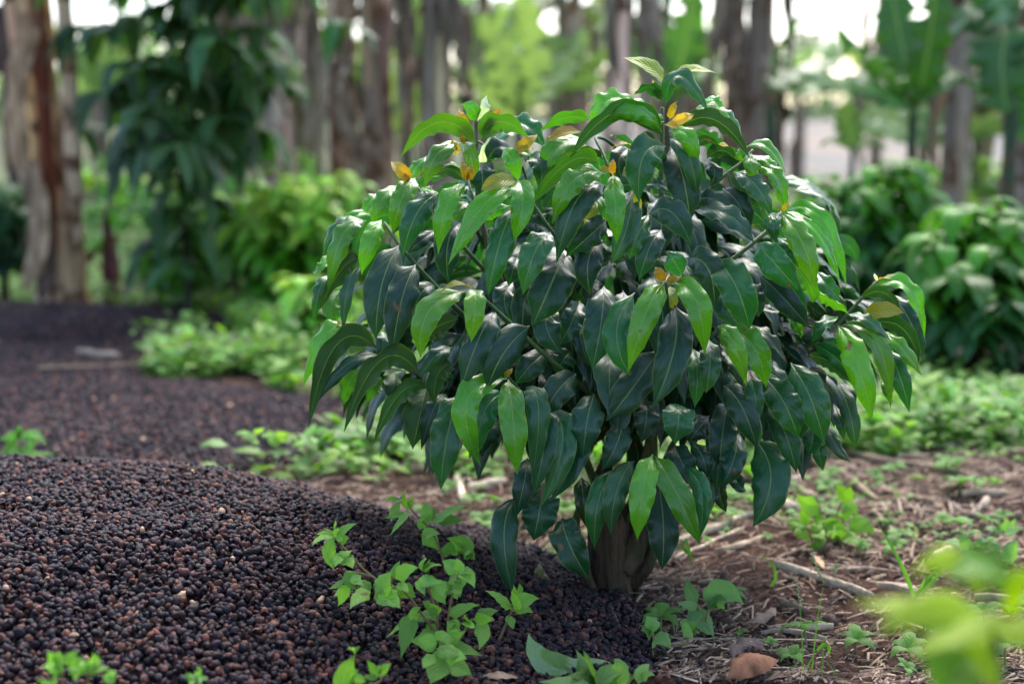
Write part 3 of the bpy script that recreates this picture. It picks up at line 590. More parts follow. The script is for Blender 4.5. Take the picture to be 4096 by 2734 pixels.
# ------------------------------------------------------------------ blurred coffee bushes behind
def bush(name, label, px, ytop, ybase, hw, n, top='g', low='m', Lr=(.14, .21), Yd=None):
    """px, ytop, ybase, hw in overview pixels; the base fixes the distance"""
    if Yd is None: Yd = gv(px, ybase)[1]
    x = atv(px, 0, Yd)[0]; zt = max(atv(px, ytop, Yd)[2], .3); base = np.array([x, Yd, float(soil_z(x, Yd))])
    rt = empty(name, tuple(base), label, 'coffee bush', 'coffee bushes')
    rx = hw * Yd / 3262; zc = zt * .56; rz = zt * .44; rad = (rx * .95, rx * .85, rz); ctr = np.array([x, Yd, zc])
    P0 = []; Pm = []; P2 = []; N = []; W = []; C = []; tips = []
    while len(P0) < n:
        d = nrm(rng.standard_normal(3)); q = rng.uniform(.35, 1.0)
        if d[2] < -.8: continue
        p = ctr + d * rad * q; tips.append(p); dh = nrm(np.array([d[0], d[1], 0.]) + 1e-6)
        k = np.clip(d[2] * 1.1 + .35 + rng.normal(0, .25), 0, 1) * (q > .5); cc = np.array(CL[low]) * (1 - k) + np.array(CL[top]) * k
        for j in range(int(rng.integers(5, 9))):
            out = nrm(dh * .6 + np.array([rng.normal(), rng.normal(), 0])); l = rng.uniform(*Lr); dr = rng.uniform(.3, 1.1); up_ = max(d[2], 0) * .12
            a = p - (dh * .5 + [0, 0, .5]) * .02 * j
            P0.append(a); Pm.append(a + out * l * .42 + [0, 0, l * (up_ - .10 * dr)]); P2.append(a + out * l * .68 - [0, 0, l * .62 * dr - l * up_])
            N.append(out * .5 + [0, 0, .8]); W.append(l * rng.uniform(.30, .38)); C.append(cc * rng.uniform(.6, 1.4) * (1 + rng.uniform(-.2, .2) * np.array([1, 0, 0])))
    B = MB(); leaves(B, P0, Pm, P2, np.array(W), N, np.array(C), nu=10, nv=4, wave=.1)
    B.build('foliage', M_BG, rt)
    B = MB(); tube(B, [base - [0, 0, .03], base + [.01, 0, zc * .5], (x, Yd, zc)], .028, .016, col=BB, ns=10, rough=.15); B.build('trunk', M_BARK, rt)
    B = MB()
    for tp_ in tips[:min(26, len(tips))]:
        st = np.array([x, Yd, zc * rng.uniform(.4, .95)]); tube(B, [st, (st + tp_) / 2 + [0, 0, .05], tp_], .007, .003, col=GB, ns=5, m=4)
    B.build('branches', M_STEM, rt)
    return rt
bush('coffee_bush', 'bright blurred coffee bush with lime leaves on top, left behind the sharp one', 712, 372, 722, 200, 820, top='y2', low='g', Lr=(.17, .25))
bush('coffee_bush', 'blurred dark coffee bush between the tall sapling and the lime-topped bush', 515, 405, 690, 120, 460, top='y2', low='m')
bush('coffee_bush', 'dim low coffee bush at the foot of the tall dark sapling', 405, 515, 700, 100, 360, top='g', low='g')
bush('coffee_bush', 'dark blurred coffee bush cut by the left edge beside the banana stem', -25, 400, 690, 72, 330, top='m', low='d')
bush('coffee_bush', 'large blurred coffee bush right behind the sharp one, below the pale hillside', 2000, 345, 790, 205, 760, top='g', low='m')
bush('coffee_bush', 'blurred bright coffee bush cut by the right edge of the photo', 2275, 450, 880, 215, 620, top='g', low='m', Lr=(.15, .24))
bush('coffee_bush', 'small leafy coffee plant low between the two blurred bushes on the right', 2120, 640, 860, 60, 110, top='g', low='m')
bush('coffee_bush', 'half hidden coffee bush peeking out left of the sharp bush', 715, 590, 800, 75, 150, top='y2', low='g')
bush('coffee_bush', 'distant coffee bush under the two rough banana stems right of centre', 1830, 405, 670, 110, 330, top='y2', low='m')
for i, (px, Yd) in enumerate([(150, 12), (330, 10.5), (560, 10.2), (700, 11.5), (850, 11), (1000, 12.5), (1180, 11), (1380, 12.5), (1550, 11), (2330, 10), (2180, 11.5)]):
    bush('coffee_bush', 'low blurred green bush far back in the grove, ' + ['beside the thick peeling stem', 'left behind the sapling', 'right of the sapling', 'left of the rusty stem', 'at the dark ragged stem', 'behind the shaggy stem', 'under the lime blades', 'by the pale beige stem', 'by the thin dark stem', 'at the right edge', 'between the dark right stems'][i], px, 330 + 14 * (i % 3), 0, 240, 230, top='y2' if i % 2 else 'g', low='g', Lr=(.16, .25), Yd=Yd)
# ------------------------------------------------------------------ tall dark sapling on the left
base = gv(432, 700); rt = empty('sapling', (base[0] * 6.6 / base[1], 6.6, 0), 'tall dark sapling with long drooping leaves and thin stem', 'sapling')
B = MB(); sx = base[0] * 6.6 / base[1]
trunkpts = [(sx, 6.6, -.02), atv(425, 500, 6.6), atv(405, 300, 6.6), atv(430, 100, 6.65), atv(440, -150, 6.7), atv(430, -330, 6.7)]
tube(B, trunkpts, .02, .008, col=(.06, .06, .04), ns=9, rough=.12); B.build('stem', M_BARK, rt)
B = MB(); Bb = MB(); P0 = []; Pm = []; P2 = []; NN = []; WW = []; CC = []
cl = []
for _ in range(110):
    y = rng.uniform(-330, 360); spread = np.interp(y, [-330, -100, 150, 300, 380], [120, 240, 215, 165, 110])
    cl.append((425 + rng.normal(0, 1) * spread * .55 + (15 if y < 200 else -5), y, 6.6 + rng.normal(0, .34)))
cl += [(480, 380, 6.7), (530, 330, 6.8), (380, 480, 6.5), (470, 460, 6.6), (300, 150, 6.5), (230, 220, 6.5), (260, 60, 6.6), (350, 330, 6.6), (420, 430, 6.4), (395, 400, 6.6), (450, 520, 6.5), (370, 560, 6.6), (410, 600, 6.5), (560, 180, 6.7), (600, 130, 6.8), (540, 250, 6.6)]
tp = smooth_path(trunkpts, 10)
for (x, y, Yd) in cl:
    c = atv(x, y, Yd); j = tp[np.argmin(np.abs(tp[:, 2] - (c[2] - .12)))]
    tube(Bb, [j, (j + c) / 2 + [0, 0, .04], c], .006, .0025, col=(.05, .07, .03), ns=5, m=4)
    for q in range(7):
        out = nrm(np.array([rng.normal(), rng.normal(), 0.])); l = rng.uniform(.18, .30)
        P0.append(c); Pm.append(c + out * l * .4 + [0, 0, -.05 * l]); P2.append(c + out * l * rng.uniform(.5, .9) - [0, 0, l * rng.uniform(.2, .95)])
        NN.append(out * .6 + [0, 0, .7]); WW.append(l * .36); CC.append(np.array([.022, .085, .022]) * rng.uniform(.5, 1.9) * [rng.uniform(.7, 1.6), 1, 1])
leaves(B, P0, Pm, P2, np.array(WW), NN, np.array(CC), nu=9, nv=4); B.build('foliage', M_BG, rt); Bb.build('branches', M_STEM, rt)

# ------------------------------------------------------------------ banana plants
def banana(name, label, loc, h, r, colr, lean=(0, 0), nleaf=7, Ll=(1.5, 2.1), ndry=5, group='banana plants in the grove', lcol=(.07, .2, .02), seed=0, leafdirs=None, dryc=(.20, .13, .085), parts_low=False):
    loc = np.array(loc, float); rt = empty(name, tuple(loc), label, 'banana plant', group)
    top = loc + np.array([lean[0], lean[1], h])
    B = MB(); mid = loc + (top - loc) * .5
    tube(B, [loc - [0, 0, .05], loc + (top - loc) * .12, mid, top], r, r * .6, col=colr, ns=20, m=9, rough=.12, rs=[r * 1.35, r * 1.08, r, r * .92, r * .8, r * .6, r * .3])
    # overlapping sheath strips in neighbouring tones
    for k in range(13):
        a_ = rng.uniform(0, 6.28); z0 = rng.uniform(0, .75) * h; z1 = z0 + rng.uniform(.12, .4) * h
        z1 = min(z1, h * .95); pts = []
        for s in np.linspace(0, 1, 5):
            z = z0 + (z1 - z0) * s; c = loc + (top - loc) * (z / h); rr = np.interp(z / h, [0, .3, 1], [r * 1.15, r * 1.0, r * .62]) + .006 + (rng.uniform(.01, .035) * s ** 2 if k % 2 == 0 else 0)
            pts.append(c + np.array([math.cos(a_ + s * .12) * rr, math.sin(a_ + s * .12) * rr, 0]))
        M_ = pts[2]; nh = nrm(M_ - (loc + (top - loc) * ((z0 + z1) / 2 / h)))
        tone = np.array(colr) * rng.uniform(.4, 2.1) * np.array([1, rng.uniform(.75, 1.0), rng.uniform(.7, 1.0)])
        leaves(B, [pts[0]], [M_], [pts[4]], r * rng.uniform(.7, 1.15), [nh], tone, nu=12, nv=6, prof=(PT, np.array([.9, .95, 1, 1, 1, 1, .95, .9, .85, .75, .6, .45, .2])), fold=0, curl=.75, wave=.04)
    B.build('pseudostem', M_PSEUDO, rt)
    for k in range(ndry):
        a_ = rng.uniform(0, 6.28); z = h * rng.uniform(.45, .95); c = loc + (top - loc) * (z / h)
        out = np.array([math.cos(a_), math.sin(a_), 0]); l = rng.uniform(.5, 1.3) * min(1, h / 2.2)
        P0 = c + out * r * .8; Pm = c + out * (r + rng.uniform(.04, .12)) - [0, 0, l * .35]; P2 = c + out * (r + rng.uniform(.01, .09)) - [0, 0, l]
        B = MB(); leaves(B, [P0, P0 + .01], [Pm, Pm + rng.normal(0, .03, 3)], [P2, P2 + rng.normal(0, .05, 3)], np.array([.11, .08]) * rng.uniform(.7, 1.3), [out + rng.normal(0, .5, 3), rng.standard_normal(3)], np.array(dryc) * rng.uniform(.5, 1.35), nu=22, nv=8, prof=LANCE, fold=.5, curl=.3, wave=.5, wk=3.5)
        B.build('dry_leaf', M_DRY, rt)
    dirs = leafdirs or [(k * 2.39 + rng.uniform(-.3, .3), rng.uniform(.2, 1.0)) for k in range(nleaf)]
    for (a_, el) in dirs:
        out = np.array([math.cos(a_), math.sin(a_), 0]); l = rng.uniform(*Ll); sag = 1 - el
        P0 = top - [0, 0, .05]; Pm = top + out * l * (.30 + .2 * sag) + [0, 0, l * (.45 * el + .10)]; P2 = top + out * l * (.45 + .42 * sag) + [0, 0, l * (.75 * el - .55 * sag)]
        B = MB(); leaves(B, [P0 + (Pm - P0) * .25], [Pm], [P2], .27 * l, [np.array([0, 0, 1.]) - out * .3 + rng.normal(0, .25, 3)], np.array(lcol) * rng.uniform(.7, 1.5) * [rng.uniform(.8, 1.5), 1, 1], nu=30, nv=8, prof=PADDLE, fold=.35, curl=.25, wave=.12, wk=6, tear=.3)
        tube(B, [top - [0, 0, .3], P0 + (Pm - P0) * .15, P0 + (Pm - P0) * .5], .022, .012, col=(.12, .2, .05), ns=7)
        B.build('leaf', M_BAN, rt)
    return rt
BE = (.44, .28, .16); RB = (.15, .05, .03); DK = (.085, .055, .045); GR = (.17, .125, .105); GN = (.10, .12, .05)
def gat(px, Yd): p = atv(px, 300, Yd); return (p[0], Yd, float(soil_z(p[0], Yd)) - .01)
# nearest, left
l0 = gv(150, 702); banana('banana_plant', 'thick peeling banana stem with beige and rust red sheaths at the left edge', (l0[0], l0[1], 0), 2.7, .115, BE, (-.22, 0), ndry=3, lcol=(.05, .16, .02))
l1 = gv(98, 700); 
LB = [o for o in COL.objects if o.name.startswith('banana_plant')][0]
for (nm, pts_, W_, c_, dy) in [('dry_leaf', [(75, 60), (35, 230), (60, 430)], .11, (.40, .25, .14), -.22), ('dry_leaf', [(62, 380), (90, 520), (55, 665)], .11, (.46, .30, .18), -.25), ('dry_leaf', [(90, 20), (20, 60), (8, 170)], .22, (.10, .065, .05), .1), ('dry_leaf', [(75, 430), (100, 560), (95, 690)], .12, (.17, .11, .08), -.2), ('dry_sheath', [(82, -60), (103, 300), (122, 700)], .085, (.16, .035, .012), -.165), ('dry_sheath', [(140, -60), (160, 250), (178, 560)], .10, (.52, .36, .22), -.16)]:
    Q_ = [atv(x, y, l0[1] + dy) for x, y in pts_]; B = MB()
    leaves(B, [Q_[0]], [Q_[1]], [Q_[2]], W_, [(.1, -1, .2)], c_, nu=26, nv=8, prof=(PT, np.array([.8, .9, 1, .8, 1, .9, .8, 1, .9, .8, .6, .4, .2])), fold=.1, curl=.5 if nm == 'dry_sheath' else .3, wave=.02 if nm == 'dry_sheath' else .45, wk=3)
    B.build(nm, M_PSEUDO if nm == 'dry_sheath' else M_DRY, LB)
NSC = .74
NEAR = [ # px at y~300, distance, radius, colour, label, lean, dry
 (640, 9.0, .135, GR, 'grey brown banana stem left of the rusty one, above the lime-topped bush', (-.05, 0), 8),
 (772, 9.8, .10, (.22, .12, .07), 'rusty brown banana stem second left of the light gap', (.05, 0), 6),
 (866, 8.6, .12, (.12, .06, .045), 'dark ragged banana stem rising just left of the sharp bush', (-.02, 0), 7),
 (1008, 8.2, .13, (.14, .09, .07), 'broad shaggy banana stem hung with curled dry leaves, behind the sharp bush', (-.05, 0), 12),
 (1112, 12.5, .09, (.16, .08, .05), 'slim far reddish banana stem behind the sharp bush', (0, 0), 4),
 (1340, 12.0, .09, (.16, .10, .08), 'slim brown banana stem left of the smooth pale one', (-.1, 0), 5),
 (1405, 8.0, .12, (.42, .31, .24), 'smooth pale beige banana stem behind the top of the sharp bush', (.08, 0), 1),
 (1560, 13.5, .09, (.12, .08, .06), 'thin far dark banana stem right of the pale one', (.1, 0), 4),
 (1688, 8.6, .085, (.15, .10, .08), 'left one of the twin ragged banana stems, right of the bush top', (-.05, 0), 5),
 (1742, 8.4, .085, (.19, .14, .11), 'right one of the twin ragged banana stems, right of the bush top', (.02, 0), 5),
 (2185, 7.6, .095, (.14, .095, .085), 'dark shaggy banana stem behind the two blurred right bushes', (.08, 0), 8),
 (2300, 8.0, .085, (.13, .09, .08), 'leaning dark banana stem near the right edge', (.25, 0), 5),
 (2360, 7.2, .09, (.13, .09, .08), 'banana stem cut by the right edge of the photo', (.1, 0), 5),
 (555, 11.0, .09, (.20, .12, .08), 'thin brown banana stem seen between sapling and grey stem', (0, 0), 4),
 (500, 12.0, .09, (.18, .12, .09), 'thin far brown banana stem just behind the sapling leaves', (0, 0), 4),
 (715, 11.5, .10, (.17, .12, .1), 'far grey banana stem between the grey brown and rusty ones', (0, 0), 5),
 (930, 13.0, .09, (.15, .1, .07), 'far banana stem in the light gap left of the shaggy stem', (0, 0), 3),
 (2010, 12.0, .07, (.25, .17, .11), 'thin tan stem in front of the pale hillside', (0, 0), 1),
 (2250, 10.5, .08, (.13, .09, .08), 'far dim banana stem between the dark right ones', (0, 0), 4),
]
for px, Yd, r, c, lab, lean, nd in NEAR:
    banana('banana_plant', lab, gat(px, Yd), rng.uniform(2.5, 3.1), r * NSC, tuple(np.array(c) * .8 + np.array([.17, .14, .105])), lean, nleaf=3, ndry=nd + 3, dryc=(.34, .25, .18))
# short dead stump left
banana('banana_stump', 'short wine brown banana stump right of the thick peeling stem', gat(245, 7.2), .46, .04, (.10, .045, .045), (-.02, 0), nleaf=0, ndry=1, leafdirs=None)
# young banana plants with visible blades
def young_banana(name, label, px, Yd, h, r, blades, lcol, stem=(.06, .10, .05), yb=None):
    p = gat(px, Yd); rt = empty(name, p, label, 'banana plant', 'banana plants in the grove')
    tx, ty = yb if yb else (px, 300); top = atv(tx, ty, Yd)
    B = MB(); tube(B, [p, (np.array(p) + top) / 2, top], r, r * .6, col=stem, ns=12, rough=.05); B.build('pseudostem', M_PSEUDO, rt)
    for (x0, y0, x1, y1, x2, y2, W, dy, roll) in blades:
        P0 = atv(x0, y0, Yd); Pm = atv(x1, y1, Yd + dy); P2 = atv(x2, y2, Yd + dy * 1.5)
        T = nrm(P2 - P0); C = nrm(CAMP - Pm); S = nrm(np.cross(T, C)); N0 = nrm(np.cross(S, T)); S = S if S[2] > 0 else -S
        N = N0 * math.cos(R(roll)) + S * math.sin(R(roll))
        B = MB(); leaves(B, [P0], [Pm], [P2], W, [N], np.array(lcol) * rng.uniform(.8, 1.3), nu=26, nv=8, prof=PADDLE, fold=.3, curl=.2, wave=.10, tear=.4)
        tube(B, [top, P0 + (top - P0) * .3, P0 + (Pm - P0) * .2], .014, .008, col=(.12, .2, .05), ns=6)
        B.build('leaf', M_BAN, rt)
    return rt
young_banana('banana_plant', 'young banana plant with broad green blades and slim dark stem, before the hillside', 2088, 6.6, 1.2, .03,
  [(2100, 240, 2030, 170, 1915, 60, .27, -.1, 110), (2095, 220, 2070, 110, 2040, -40, .26, .2, 20), (2105, 225, 2130, 110, 2150, -60, .24, -.1, 30), (2095, 250, 2000, 190, 1880, 200, .20, .2, 70), (2100, 260, 2020, 215, 1820, 170, .18, -.3, 65), (2110, 240, 2190, 170, 2250, 230, .2, .1, 70)], (.045, .16, .02), yb=(2095, 250))
young_banana('banana_plant', 'small lime banana shoot standing above the large right bush', 1950, 6.6, .8, .02,
  [(1955, 345, 1945, 290, 1940, 235, .15, 0, 170), (1955, 345, 2000, 325, 2040, 345, .08, .1, 60), (1955, 345, 1915, 320, 1880, 340, .07, .1, 60)], (.15, .29, .05), yb=(1955, 345))
young_banana('banana_plant', 'young banana plant with lime blades in the light gap above the sharp bush', 1190, 9.5, 1.2, .05,
  [(1190, 260, 1150, 150, 1110, 30, .28, .1, 150), (1190, 260, 1225, 130, 1180, -30, .32, -.1, 130), (1195, 260, 1290, 170, 1340, 60, .3, .2, 60), (1190, 265, 1130, 230, 1060, 150, .25, .2, 120)], (.17, .27, .08), yb=(1190, 270))
young_banana('banana_plant', 'lime banana blade hanging between the dark ragged and the shaggy stem', 935, 9.8, 1.2, .04,
  [(935, 130, 925, 220, 930, 330, .28, .1, 170), (935, 130, 960, 50, 955, -80, .3, .1, 160), (940, 140, 985, 110, 1000, 220, .22, .2, 60)], (.18, .28, .08), yb=(938, 140))
young_banana('banana_plant', 'young banana plant with bent blades right of the pale beige stem', 1540, 9.0, 1.2, .04,
  [(1530, 230, 1500, 120, 1470, 20, .34, .1, 30), (1535, 230, 1570, 110, 1590, -30, .34, 0, 150), (1540, 235, 1640, 160, 1680, 200, .25, .1, 70)], (.07, .22, .03), yb=(1535, 240))
young_banana('banana_plant', 'banana plant with one blade pointing up into the white sky, right of the twin stems', 1775, 8.0, 1.2, .04,
  [(1765, 190, 1800, 90, 1862, 28, .2, 0, 100), (1768, 200, 1830, 170, 1930, 140, .22, .3, 60), (1765, 200, 1850, 200, 1940, 190, .2, .2, 60)], (.06, .2, .025), yb=(1768, 215))
young_banana('banana_plant', 'banana plant with broad blades hanging over the right edge', 2325, 6.4, 1.2, .04,
  [(2330, 60, 2300, 120, 2310, 260, .32, -.1, 20), (2320, 70, 2250, 30, 2170, 90, .3, .2, 60), (2320, 60, 2270, -20, 2200, -80, .3, 0, 50), (2330, 80, 2370, 200, 2350, 330, .3, .1, 20)], (.04, .15, .025), yb=(2325, 60))
for i, (px, yt, Yd, lab) in enumerate([(470, 190, 11.5, 'pale green banana shoot glimpsed right of the sapling stem'), (690, 230, 12.5, 'light green banana shoot between the grey brown and rusty stems'), (815, 200, 12.0, 'light green banana shoot between the rusty and dark ragged stems'), (1075, 190, 11.0, 'light banana shoot right of the shaggy stem'), (1280, 210, 11.5, 'spreading light green banana shoot left of the pale beige stem'), (1490, 200, 12.0, 'light banana shoot between pale beige stem and thin dark stem'), (1620, 180, 11.5, 'light banana shoot just left of the twin ragged stems'), (240, 210, 12.0, 'light banana shoot seen between thick peeling stem and sapling'), (2240, 240, 10.0, 'light banana shoot between the two dark stems at right'), (2120, 330, 9.5, 'low light banana shoot behind the slim dark stem at right')]):
    bl = []
    for k in range(6):
        a_ = -1.25 + k * .5 + rng.uniform(-.15, .15); L_ = rng.uniform(150, 240) * 9.5 / Yd
        bl.append((px, yt, px + math.sin(a_) * L_ * .55, yt - math.cos(a_) * L_ * .55, px + math.sin(a_) * L_ * 1.15, yt - math.cos(a_) * L_ * .75, rng.uniform(.2, .3), rng.uniform(-.4, .4), rng.uniform(10, 160)))
    young_banana('banana_plant', lab, px, Yd, 1, .035, bl, [(.18, .28, .10), (.12, .22, .07), (.22, .32, .13)][i % 3], stem=(.13, .16, .07), yb=(px, yt + 20))
# unseen banana plants, added around the bush so that their crowns shade it
for (x, y, h, dirs, lab) in [(-2.3, 1.9, 2.7, [(.2, .35), (-.4, .5), (.9, .45), (2.2, .5), (4, .4)], 'left of the bush, outside the photo'), (2.4, 2.4, 2.9, [(3.0, .35), (3.6, .45), (2.3, .5), (.5, .5), (5.5, .4)], 'right of the bush, outside the photo'),
      (-.9, -.9, 2.8, [(1.2, .35), (.5, .5), (1.9, .45), (4.4, .4), (3.3, .5)], 'behind the camera on the left'), (1.5, -.4, 2.6, [(1.9, .35), (1.2, .5), (2.7, .5), (5, .5)], 'behind the camera on the right')]:
    banana('banana_plant', 'tall unseen banana plant added for its shade, standing ' + lab, (x, y, -.02), h, .09, (.2, .14, .11), (0, 0), ndry=1, Ll=(1.9, 2.4), lcol=(.06, .17, .03), leafdirs=dirs)
# far rows of the grove: whole crowns in view
protos = []
for k in range(4):
    protos.append(banana('banana_plant', 'x', (0, 0, 0), 1.7 + .25 * k, .10, [GR, (.2, .13, .08), GN, DK][k], (rng.uniform(-.1, .1), 0), nleaf=6, ndry=2, lcol=[(.17, .28, .09), (.13, .24, .07), (.2, .32, .11), (.11, .21, .07)][k]))
first = [True] * 4
FAR = []
for row, Yd in enumerate((14.5, 19.0, 25.0)):
    x = -6.5 - row * 2.0
    while x < 1.6 + row * .6:
        FAR.append((x + rng.uniform(-.6, .6), Yd + rng.uniform(-.9, .9))); x += 2.3 + row * .6
FAR += [(1.6, 15.5), (2.1, 22), (.6, 16.5), (6.2, 14), (7.4, 17), (5.6, 19.5), (8.8, 21), (4.9, 24.5)]
for i, (x, y) in enumerate(FAR):
    k = int(rng.integers(4)); p = protos[k]
    o = p if first[k] else copy_tree(p); first[k] = False
    s = rng.uniform(.85, 1.15); o.location = (x, y, -.03); o.rotation_euler = (0, 0, rng.uniform(0, 6.28)); o.scale = (s, s, s)
    o['label'] = 'banana plant in the far blurred rows of the grove, its crown merging with others'
    o['group'] = 'far banana plants of the grove'
for k in range(4):
    if first[k]:
        for c in list(protos[k].children): bpy.data.objects.remove(c)
        bpy.data.objects.remove(protos[k])

# far wood on the rise
B = MB(); n = 5200
xx = rng.uniform(-55, 70, n); yy = rng.uniform(105, 125, n)
hh = 1.5 + 4.0 * fbm(xx * .12, yy * .03, 3, 41); zz = 2.2 + rng.uniform(0, 1, n) * hh
P0 = np.stack([xx, yy, zz], 1); d = nrm(rng.standard_normal((n, 3))); l = rng.uniform(.5, 1.2, n)[:, None]
leaves(B, P0, P0 + d * l * .5, P0 + d * l - [0, 0, .2], l[:, 0] * .7, rng.standard_normal((n, 3)) + [0, -.5, .6], np.array([.06, .11, .05]) * rng.uniform(.6, 1.6, (n, 1)), nu=3, nv=2, prof=OVATE)
tag(B.build('far_wood', M_COVER), 'far pale strip of trees along the rise beyond the banana grove', 'wood', kind='stuff')

# ------------------------------------------------------------------ weeds, grass, litter
def weed(name, label, basexy, LV, stems, tile, col=(.17, .36, .06), group=None, dz=0.0, flowers=(), cat='weed'):
    x0, y0, s = tile
    def P(x, y): return (x0 + x / s, y0 + y / s)
    bx, by = P(*basexy); g = gnd(bx, by, 0.0); zg = float(top_z(g[0], g[1])); g = gnd(bx, by, zg); Yd = g[1]
    rt = empty(name, tuple(g), label, cat, group); a0 = []; a1 = []; a2 = []; W = []; N = []; C = []
    extra = []
    for (x, y, mx, my, tx, ty, wd) in LV:
        for _q in range(1 + int(rng.random() < .5)):
            a_ = rng.uniform(-1.3, 1.3); c_, s_ = math.cos(a_) * .75, math.sin(a_) * .75; jx, jy = rng.normal(0, 7, 2)
            rt_ = lambda u, v: (x + jx + (u - x) * c_ - (v - y) * s_, y + jy + (u - x) * s_ + (v - y) * c_)
            extra.append((x + jx, y + jy, *rt_(mx, my), *rt_(tx, ty), wd * .72))
    for (x, y, mx, my, tx, ty, wd) in list(LV) + extra:
        q = rng.uniform(-.03, .03); dd = rng.uniform(-.035, .01)
        a0.append(at(*P(x, y), Yd + q)); a1.append(at(*P(mx, my), Yd + q + dd * .5)); a2.append(at(*P(tx, ty), Yd + q + dd * 1.4)); W.append(wd / s / F * Yd * 1.32)
        for j in (a0, a1, a2):
            zz = float(top_z(j[-1][0], j[-1][1])) + .006
            if j[-1][2] < zz: j[-1][2] = zz
        N.append(np.array([0, -.75, .75]) + rng.normal(0, .25, 3)); C.append(np.array(col) * rng.uniform(.75, 1.3))
    B = MB(); n_ = len(W)
    leaves(B, a0, a1, a2, np.array(W), N, np.array(C), nu=14, nv=8, prof=OVATE, fold=rng.uniform(.1, .4, n_), curl=rng.uniform(.1, .4, n_), wave=.07)
    B.build('foliage', M_WEED, rt)
    B = MB()
    for si, st in enumerate(stems):
        others = [q_ for k_, s_ in enumerate(stems) if k_ != si for q_ in s_]
        if math.dist(st[0], basexy) > 3 and (si == 0 or min(math.dist(st[0], q_) for q_ in others + [(1e9, 1e9)]) > 3): st = [tuple(basexy)] + list(st)
        pts = [at(*P(x, y), Yd) for x, y in st]; tube(B, pts, .0022, .0013, col=(.22, .16, .06), ns=6, m=5)
    B.build('stem', M_STEM, rt)
    if flowers:
        B = MB()
        for (x, y) in flowers:
            c = at(*P(x, y), Yd - .01)
            scatter(B, c + rng.normal(0, .0028, (26, 3)), np.full(26, .0016), lowpoly(), np.tile([[.55, .38, .45]], (26, 1)) * rng.uniform(.6, 1.4, (26, 1)))
        B.build('flower', M_STEM, rt)
    return rt
TK = (1200, 1300, 1.0936); TL = (2600, 1500, 1.2707); TM = (0, 1500, 1.2707)
weed('weed', 'flowering green weed on the husk heap with a tiny pink flower head', (440, 1230), [(160,925,200,890,250,865,38),(150,930,125,1000,150,1068,50),(150,925,110,912,70,915,28),(175,1000,205,1030,232,1062,68),(170,945,195,935,215,930,35),(245,1080,222,1115,250,1160,62),(200,1130,190,1180,165,1230,45)],
  [[(440,1230),(420,1150),(310,1095),(190,970),(150,925)],[(310,1095),(245,1080)]], TK, flowers=[(125, 940), (128, 955)])
weed('weed', 'tall thin weed arching over the husk heap behind the leafy clump', (640, 1130), [(575,860,650,815,735,788,85),(560,860,552,810,555,765,42),(515,850,540,862,572,858,52),(490,800,455,765,465,712,30),(440,775,408,820,400,862,34),(480,820,440,860,392,922,34),(530,915,570,935,605,985,68),(720,1000,700,955,640,930,72),(710,990,660,975,600,998,55),(715,1005,740,1000,765,1025,50),(620,1000,650,985,700,970,40)],
  [[(640,1130),(625,1020),(575,900),(500,820),(440,745)],[(640,1130),(700,1010)]], TK, flowers=[(425, 760)])
weed('weed', 'leafy green weed clump at the edge of the husk heap, left of the trunk', (640, 1400), [(310,1165,260,1185,218,1242,62),(330,1170,362,1130,400,1075,82),(345,1175,390,1195,440,1238,85),(440,1140,470,1165,508,1190,62),(420,1110,462,1075,520,1058,60),(545,1080,580,1052,622,1050,48),(550,1075,540,1040,555,1020,42),(520,1105,560,1118,620,1125,55),
  (690,1090,660,1052,620,1030,62),(700,1080,735,1100,765,1150,58),(640,1130,615,1170,640,1220,75),(650,1125,685,1140,700,1190,55),(600,1260,570,1235,535,1205,60),(650,1270,710,1235,790,1222,62),(760,1290,810,1265,870,1245,60),(770,1300,800,1350,780,1420,58),(600,1340,560,1350,525,1350,55),
  (480,1270,470,1340,440,1460,70),(500,1290,560,1270,600,1300,55),(700,1310,670,1330,690,1370,50),(745,1290,735,1310,700,1300,45),(400,1150,370,1180,330,1200,60),(690,1150,680,1170,690,1200,40)],
  [[(640,1400),(560,1300),(440,1150),(330,1170)],[(650,1400),(650,1260),(690,1090)],[(680,1400),(740,1300),(770,1280)],[(600,1380),(600,1270),(540,1090)]], TK)
weed('weed', 'small two-leaved weed on husks close left of the trunk', (865, 1390), [(930,1240,880,1188,808,1160,78),(935,1235,985,1200,1048,1195,58),(925,1270,925,1300,935,1330,30),(920,1230,935,1215,950,1215,30)], [[(865,1390),(900,1310),(932,1235)]], TK)
weed('weed', 'broad pale green weed in the lower foreground below the leafy clump', (640, 1568), [(600,1400,540,1385,480,1380,72),(620,1420,700,1420,800,1445,95),(620,1460,600,1510,570,1568,95),(650,1490,700,1500,752,1530,75),(590,1440,560,1470,540,1500,50),(640,1470,680,1450,730,1460,60),(610,1390,640,1370,690,1380,60)], [[(640,1568),(630,1480),(610,1400)]], TK)
weed('weed', 'upright pale weed leaf with dark blotch at the bottom edge left of centre', (200, 1600), [(190,1600,200,1520,240,1440,80),(240,1560,260,1545,290,1560,40),(340,1540,320,1500,292,1462,34),(345,1530,370,1500,400,1478,36),(240,1430,225,1415,210,1405,24),(235,1425,250,1412,262,1405,20)], [[(200,1620),(195,1570)],[(345,1560),(342,1520)]], TK, col=(.14, .30, .05))
weed('weed', 'pale green weed with pointed leaves in front of the fallen green leaf', (1300, 1600), [(1250,1568,1232,1490,1205,1415,85),(1290,1560,1250,1540,1170,1530,70),(1310,1560,1380,1520,1440,1490,80),(1280,1590,1180,1560,1040,1560,80),(1350,1570,1400,1540,1450,1530,60),(1260,1600,1260,1560,1300,1530,70),(1400,1600,1400,1500,1370,1460,60),(1480,1568,1500,1510,1531,1480,50)], [[(1300,1620),(1290,1570)]], TK, col=(.15, .28, .08))
